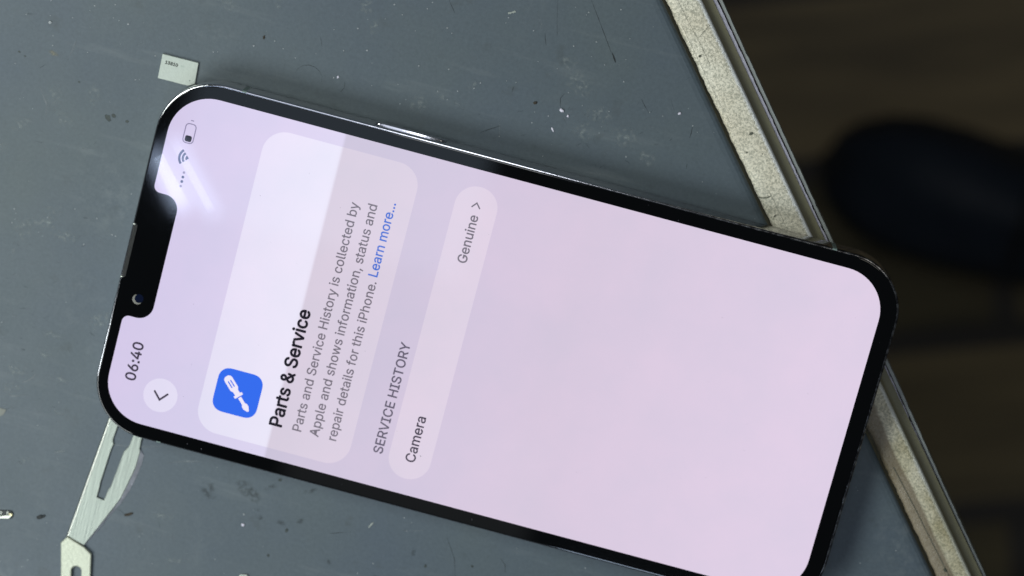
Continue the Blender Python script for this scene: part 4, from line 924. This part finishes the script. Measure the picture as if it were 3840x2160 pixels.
plate = [(-68.97, -30.0), (-67.0, -30.0), (-67.79, -36.59), (-68.07, -39.22), (-67.98, -39.78), (-67.68, -40.21), (-67.95, -41.18), (-68.48, -48.75), (-68.41, -49.37), (-68.51, -51.58),
         (-67.01, -51.81), (-66.64, -49.4), (-66.32, -48.72), (-65.52, -41.79), (-65.43, -41.12), (-64.72, -39.91), (-64.36, -37.26), (-63.6, -30.0), (-61.9, -30.0),
         (-62.57, -37.27), (-62.49, -39.68), (-62.3, -40.3), (-62.42, -43.79), (-63.12, -47.3), (-63.84, -50.58), (-64.79, -52.9), (-68.72, -61.9), (-72.2, -61.05)]
blade_prism('blade_face', plate, .08, .5, M_BLADE, bevel=.12)
M_POLISH = plain('polished_edge', (0.52, 0.53, 0.47, 1), 0.4, 1.0, noise=0.2, nscale=700, bump=0.15, bscale=1500)
spine = [(0.0, .5), (.16, .465), (.2, .45), (.46, .1), (.0, .08)]
rows = [[(-68.97 - d + 67, -30.0 + 50, z), (-72.20 - d + 67, -61.05 - d * .4 + 50, z)] for d, z in spine]
mesh('spine_bevel', [p for r in rows for p in r], [(2 * i, 2 * i + 1, 2 * i + 3, 2 * i + 2) for i in range(4)], M_POLISH, blade)
edge = [(-62.46, -39.72), (-61.46, -40.88), (-61.45, -42.71), (-61.93, -45.92), (-62.61, -48.8), (-63.5, -51.36), (-65.19, -54.78), (-66.82, -58.46), (-68.69, -62.15)]
inner = [(-62.28, -40.3), (-62.36, -41.6), (-62.40, -43.79), (-63.10, -47.3), (-63.82, -50.58), (-64.3, -51.8), (-64.77, -52.9), (-66.8, -57.5), (-68.70, -61.88)]
V = [(x + 67, y + 50, .46) for x, y in inner] + [(x + 67, y + 50, .08) for x, y in edge] + [(x + 67, y + 50, .06) for x, y in inner]
n = len(inner)
Fc = [(i, i + 1, n + i + 1, n + i) for i in range(n - 1)] + [(n + i, n + i + 1, 2 * n + i + 1, 2 * n + i) for i in range(n - 1)]
mesh('cutting_edge', V, Fc, M_GROUND, blade)
tail = [(-72.30, -60.88), (-73.29, -62.44), (-71.2, -71.5), (-70.0, -75.5), (-63.8, -74.2), (-65.97, -67.51), (-66.82, -63.15), (-68.55, -62.12)]
hole = [(-68.95 + 1.0 * math.cos(a * math.pi / 10) * 1.0 + (0.0 if math.sin(a * math.pi / 10) > 0 else .75), -67.35 + math.sin(a * math.pi / 10) + (0 if math.sin(a * math.pi / 10) > 0 else -3.2)) for a in range(20)]
blade_prism('tail_plate', tail, .3, 1.0, M_TAIL, bevel=.22, holes=[hole])

# metal shield plate with the number 13810
chip = thing('shield_plate', 'small pale metal plate etched 13810, touching the rounded top corner of the phone', 'metal plate', (-72.6, 35.2, 0))
co = [(-76.32, 37.51), (-69.16, 37.59), (-68.91, 33.56), (-69.08, 33.36), (-70.15, 32.77), (-76.14, 32.71)]
prism('plate_body', [(x + 72.6, y - 35.2) for x, y in co], .02, .6, M_CHIP, chip, .07)
text('etched_number', '13810', .62, -2.8, -.35, .606, M_CHIPINK, .05, chip, along='x')
flat('etched_dot', [circle(2.6, -1.4, .09, 12)], .606, M_CHIPINK, chip)
flat('faint_mark', [rrect(.2, .95, .75, 1.15, .12, 3)], .604, plain('faint_etch', (0.47, 0.53, 0.46, 1), 0.5), chip)

# ribbed silver connector at the left edge of the view
conn = thing('ribbed_connector', 'tiny ribbed silver connector with a gold tip on the mat beyond the blade tail', 'connector', (-85.5, -60.0, 0))
al = math.radians(14)
rot = lambda x, y: (x * math.cos(al) - y * math.sin(al), x * math.sin(al) + y * math.cos(al))
prism('housing', [rot(x, y) for x, y in rrect(-3.2, 1.55, -.85, .8, .5, 4)], 0, .32, M_DARKPL, conn, .08)
V, Fc = [], []
body = [rot(x, y) for x, y in ((-3.1, -.8), (.7, -.8), (1.25, -.45), (1.3, -.05), (.2, -.12), (-.6, -.3), (-3.1, -.3))]
prism('shell', body, .30, .62, M_NICKEL, conn, .08)
for k in range(9):
    x = -2.9 + k * .42
    if 6 <= k <= 7: continue
    prism('pin', [rot(a, b) for a, b in ((x, .1), (x + .2, .1), (x + .2, .72), (x, .72))], .30, .52, M_NICKEL, conn, .03)
blob('gold_tip', (*rot(1.15, .05), .3), (.42, .36), M_GOLD, conn, seed=4, squash=.5)

o = thing('square_clip', 'tiny pale rounded metal ring, its top just showing at the lower border of the view', 'metal clip', (-36.3, -60.2, 0))
ro = rrect(-.85, .85, -1.0, 1.0, .35, 5); ri = rrect(-.45, .45, -.65, .65, .15, 4)
q = math.radians(14)
rt = lambda P: [(x * math.cos(q) - y * math.sin(q), x * math.sin(q) + y * math.cos(q)) for x, y in P]
prism('ring', rt(ro), .02, .5, M_CHIP, o, .06, holes=[rt(ri)])
prism('core', rt(rrect(-.44, .44, -.64, .64, .14, 4)), .02, .3, plain('tan_core', (0.25, 0.22, 0.17, 1), 0.5), o, .04)

fl = [(-13.96, 62.33), (-13.29, 62.59), (-12.86, 62.95), (-12.71, 63.03), (-12.43, 62.82), (-12.53, 62.69), (-12.70, 62.64), (-12.86, 62.42), (-13.05, 62.50), (-13.24, 62.41), (-13.33, 62.15), (-13.54, 62.2), (-13.71, 62.02)]
tag(prism('jagged_flake', fl, .05, .16, M_FLAKE, None, .02), 'small jagged pale flake near the top border of the mat', 'flake')
tag(blob('white_grain', (.80, 46.82), (.44, .34), M_GRAIN, seed=1, rot=-.3), 'largest white grain on the mat above the middle of the phone', 'grain', 'white grains on the mat')
tag(blob('white_grain', (22.83, 52.09), (.33, .24), M_GRAIN, seed=2, rot=.5), 'white grain closest to the cream desk edge', 'grain', 'white grains on the mat')
tag(blob('white_grain', (2.26, 46.06), (.2, .26), M_GRAIN, seed=6), 'small lilac white grain just right of the largest grain', 'grain', 'white grains on the mat')
tag(blob('white_grain', (-42.46, 41.85), (.22, .28), M_GRAIN, seed=7), 'white grain beside the faint ring mark near the side button', 'grain', 'white grains on the mat')
tag(blob('white_grain', (-39.11, -49.42), (.32, .28), M_GRAIN, seed=8), 'white grain below the dark smudges on the near side of the phone', 'grain', 'white grains on the mat')
tag(blob('white_grain', (-98.91, 37.71), (.34, .26), M_DUST, seed=9), 'whitish grain in the upper left corner of the mat', 'grain', 'white grains on the mat')
tag(blob('pale_sliver', (.12, 42.72), (.16, .5), M_GRAIN, seed=11, rot=.75), 'thin pale sliver on the mat between largest grain and phone edge', 'sliver')
tag(blob('pale_sliver', (-14.54, -42.75), (.16, .75), M_FLAKE, seed=12, rot=-.55), 'pale elongated sliver on the near side of the phone', 'sliver')
tag(blob('brown_crumb', (-4.49, 46.9), (.38, .26), M_BROWN, seed=13, rot=.6), 'brown crumb left of the largest white grain', 'crumb', 'dark crumbs on the mat')
tag(blob('brown_crumb', (-61.6, -53.45), (.95, .26), M_BROWN, seed=14, rot=.5), 'long brown crumb right of the blade curved edge', 'crumb', 'dark crumbs on the mat')
tag(blob('brown_crumb', (-58.14, 45.6), (.2, .36), M_BROWN, seed=15), 'brown crumb on the mat right of the etched plate', 'crumb', 'dark crumbs on the mat')
tag(blob('black_splinter', (7.95, 59.1), (.13, .95), M_BLACKBIT, seed=16, rot=.62), 'thin black splinter lying on the mat near the desk edge strip', 'splinter')
tag(blob('black_crumb', (-78.5, -58.6), (.95, .34), M_BLACKBIT, seed=17, rot=.5), 'black crumb between the ribbed connector and the blade tail', 'crumb', 'dark crumbs on the mat')
tp = [(-96.5, -40.4), (-91.36, -39.16), (-90.04, -39.19), (-90.43, -40.36), (-90.99, -40.8), (-96.0, -42.2)]
tag(prism('film_scrap', tp, .03, .1, M_TAPE, None, .01), 'tan scrap of film entering the view at the left border', 'scrap')

# loose dust
DP = [(-97.45, 33.49), (-94.91, 39.72), (-87.24, 41.74), (-84.16, 41.28), (-90.6, 33.91), (-80.33, 31.2), (-77.68, 36.7), (-98.46, 20.52), (-99.72, 41.86), (-91.28, 43.05), (-103.74, 28.19),
      (-43.24, 41.53), (-41.02, 51.93), (-40.63, 56.67), (-35.37, 58.18), (-28.39, 60.49), (-36.39, 55.09), (-30.21, 54.36), (-23.32, 55.7), (-24.42, 56.47), (-22.16, 48.85), (-27.9, 48.0), (-28.73, 41.02), (-29.63, 39.93), (-30.9, 43.47), (-35.73, 41.94), (-19.47, 45.21), (-15.59, 47.88), (-16.54, 46.56), (-20.97, 43.09), (-23.19, 44.21), (-54.04, 44.44), (-55.95, 45.46), (-59.67, 43.49), (-66.16, 40.57), (-42.63, 47.08), (-38.29, 48.29), (-45.42, 50.53), (-33.4, 56.68), (-29.03, 59.02),
      (-1.66, 66.64), (6.82, 68.42), (1.02, 66.33), (.74, 65.75), (-13.55, 61.4), (-13.78, 60.31), (-8.27, 60.23), (3.91, 61.25), (9.93, 63.51), (13.62, 66.83), (-2.01, 54.36), (-9.02, 49.73), (-5.96, 54.73), (3.73, 58.31), (6.58, 57.42), (10.95, 55.23), (1.22, 50.46), (4.43, 48.7), (17.25, 50.82), (27.1, 49.48), (25.92, 50.43), (8.91, 44.42), (-4.08, 42.99), (-1.34, 45.1), (-9.52, 38.8), (9.68, 48.94), (-.11, 59.34), (10.2, 59.42), (-.41, 37.26), (15.13, 41.33),
      (-39.43, -47.34), (-42.84, -57.84), (-58.45, -57.3), (-8.48, -39.51), (-7.38, -41.98), (-90.91, -30.47), (-90.22, -35.09), (-83.3, -40.62), (-89.24, -34.05), (-80.28, -34.97), (-97.33, -2.36), (-91.85, -2.87), (-86.51, -1.81), (-82.68, -2.88), (-85.97, 3.54), (-81.38, 2.81), (-75.95, 9.28), (-97.52, .42), (-90.82, .42), (-83.44, -14.96), (-77.76, .45), (80.5, -24.5), (86.5, -20.2), (76, -10.5), (90, -25)]
rd = random.Random(9)
pts = [(x, y, rd.uniform(.09, .17)) for x, y in DP]
while len(pts) < 300:
    x, y = rd.uniform(-112, 90), rd.uniform(-85, 92)
    if NX * x + NY * y > 56.5 or (abs(x) < 74.5 and abs(y) < 37): continue
    pts.append((x, y, min(.13, .04 + rd.expovariate(22))))
bm = bmesh.new()
for x, y, r in pts:
    b = bmesh.ops.create_icosphere(bm, subdivisions=1, radius=r * MM)
    kx, ky, ro = rd.uniform(.7, 1.3), rd.uniform(.7, 1.3), rd.uniform(0, 3)
    for v in b['verts']:
        a, c = v.co.x * kx * rd.uniform(.8, 1.2), v.co.y * ky * rd.uniform(.8, 1.2)
        v.co = Vector((x * MM + a * math.cos(ro) - c * math.sin(ro), y * MM + a * math.sin(ro) + c * math.cos(ro), max(v.co.z * .5 + r * .35 * MM, 0)))
tag(from_bm('dust_specks', bm, M_DUST), 'fine pale dust specks scattered over the grey mat', 'dust', kind='stuff')

# ---------------------------------------------------------------- shoe on the floor
shoe = thing('shoe', 'black shoe on the dark floor below the desk, toe pointing at the phone', 'shoe', (168, -41.5, -800))
secs = ((0.0, 3, 4), (4, 15, 16), (12, 24, 28), (24, 31, 37), (40, 35, 44), (60, 35.5, 50), (82, 33.5, 57), (110, 30, 68), (140, 27.5, 82), (175, 26.5, 92), (215, 27, 96), (250, 28, 98), (272, 24, 98), (284, 10, 96))
loops, sole = [], []
for s, w, h in [(a, b * .85, c) for a, b, c in secs]:
    x = -45.2 + s; yc = .4 - s * .01
    ring = []
    for k in range(20):
        a = 2 * math.pi * k / 20
        c, si = math.cos(a), math.sin(a)
        y = w * math.copysign(abs(c) ** .8, c); z = 14 + (h - 14) * .5 + (h - 14) * .5 * math.copysign(abs(si) ** .75, si)
        if si > 0: y *= 1 - .35 * si
        ring.append((x, yc + y, z))
    loops.append(ring)
loft('upper', loops, M_SHOE, shoe, angle=80)
up = [(-45.2 + s, .4 - s * .01 + w * .85 + 2) for s, w, h in secs]; dn = [(-45.2 + s, .4 - s * .01 - w * .85 - 2) for s, w, h in secs]
prism('sole', [(-48, .4)] + dn + [(242, -2.4)] + up[::-1], 0, 15, M_SOLE, shoe, 3)
for k in range(4):
    s = 88 + k * 14; h = 58 + k * 6.5
    lp = [[(-45.2 + s + 2.2 * math.cos(a), y, h + 3 - abs(y) ** 2 * .018 + 2.2 * math.sin(a)) for a in [2 * math.pi * i / 8 for i in range(8)]] for y in range(-18, 19, 6)]
    loft('lace', lp, M_SOLE, shoe)
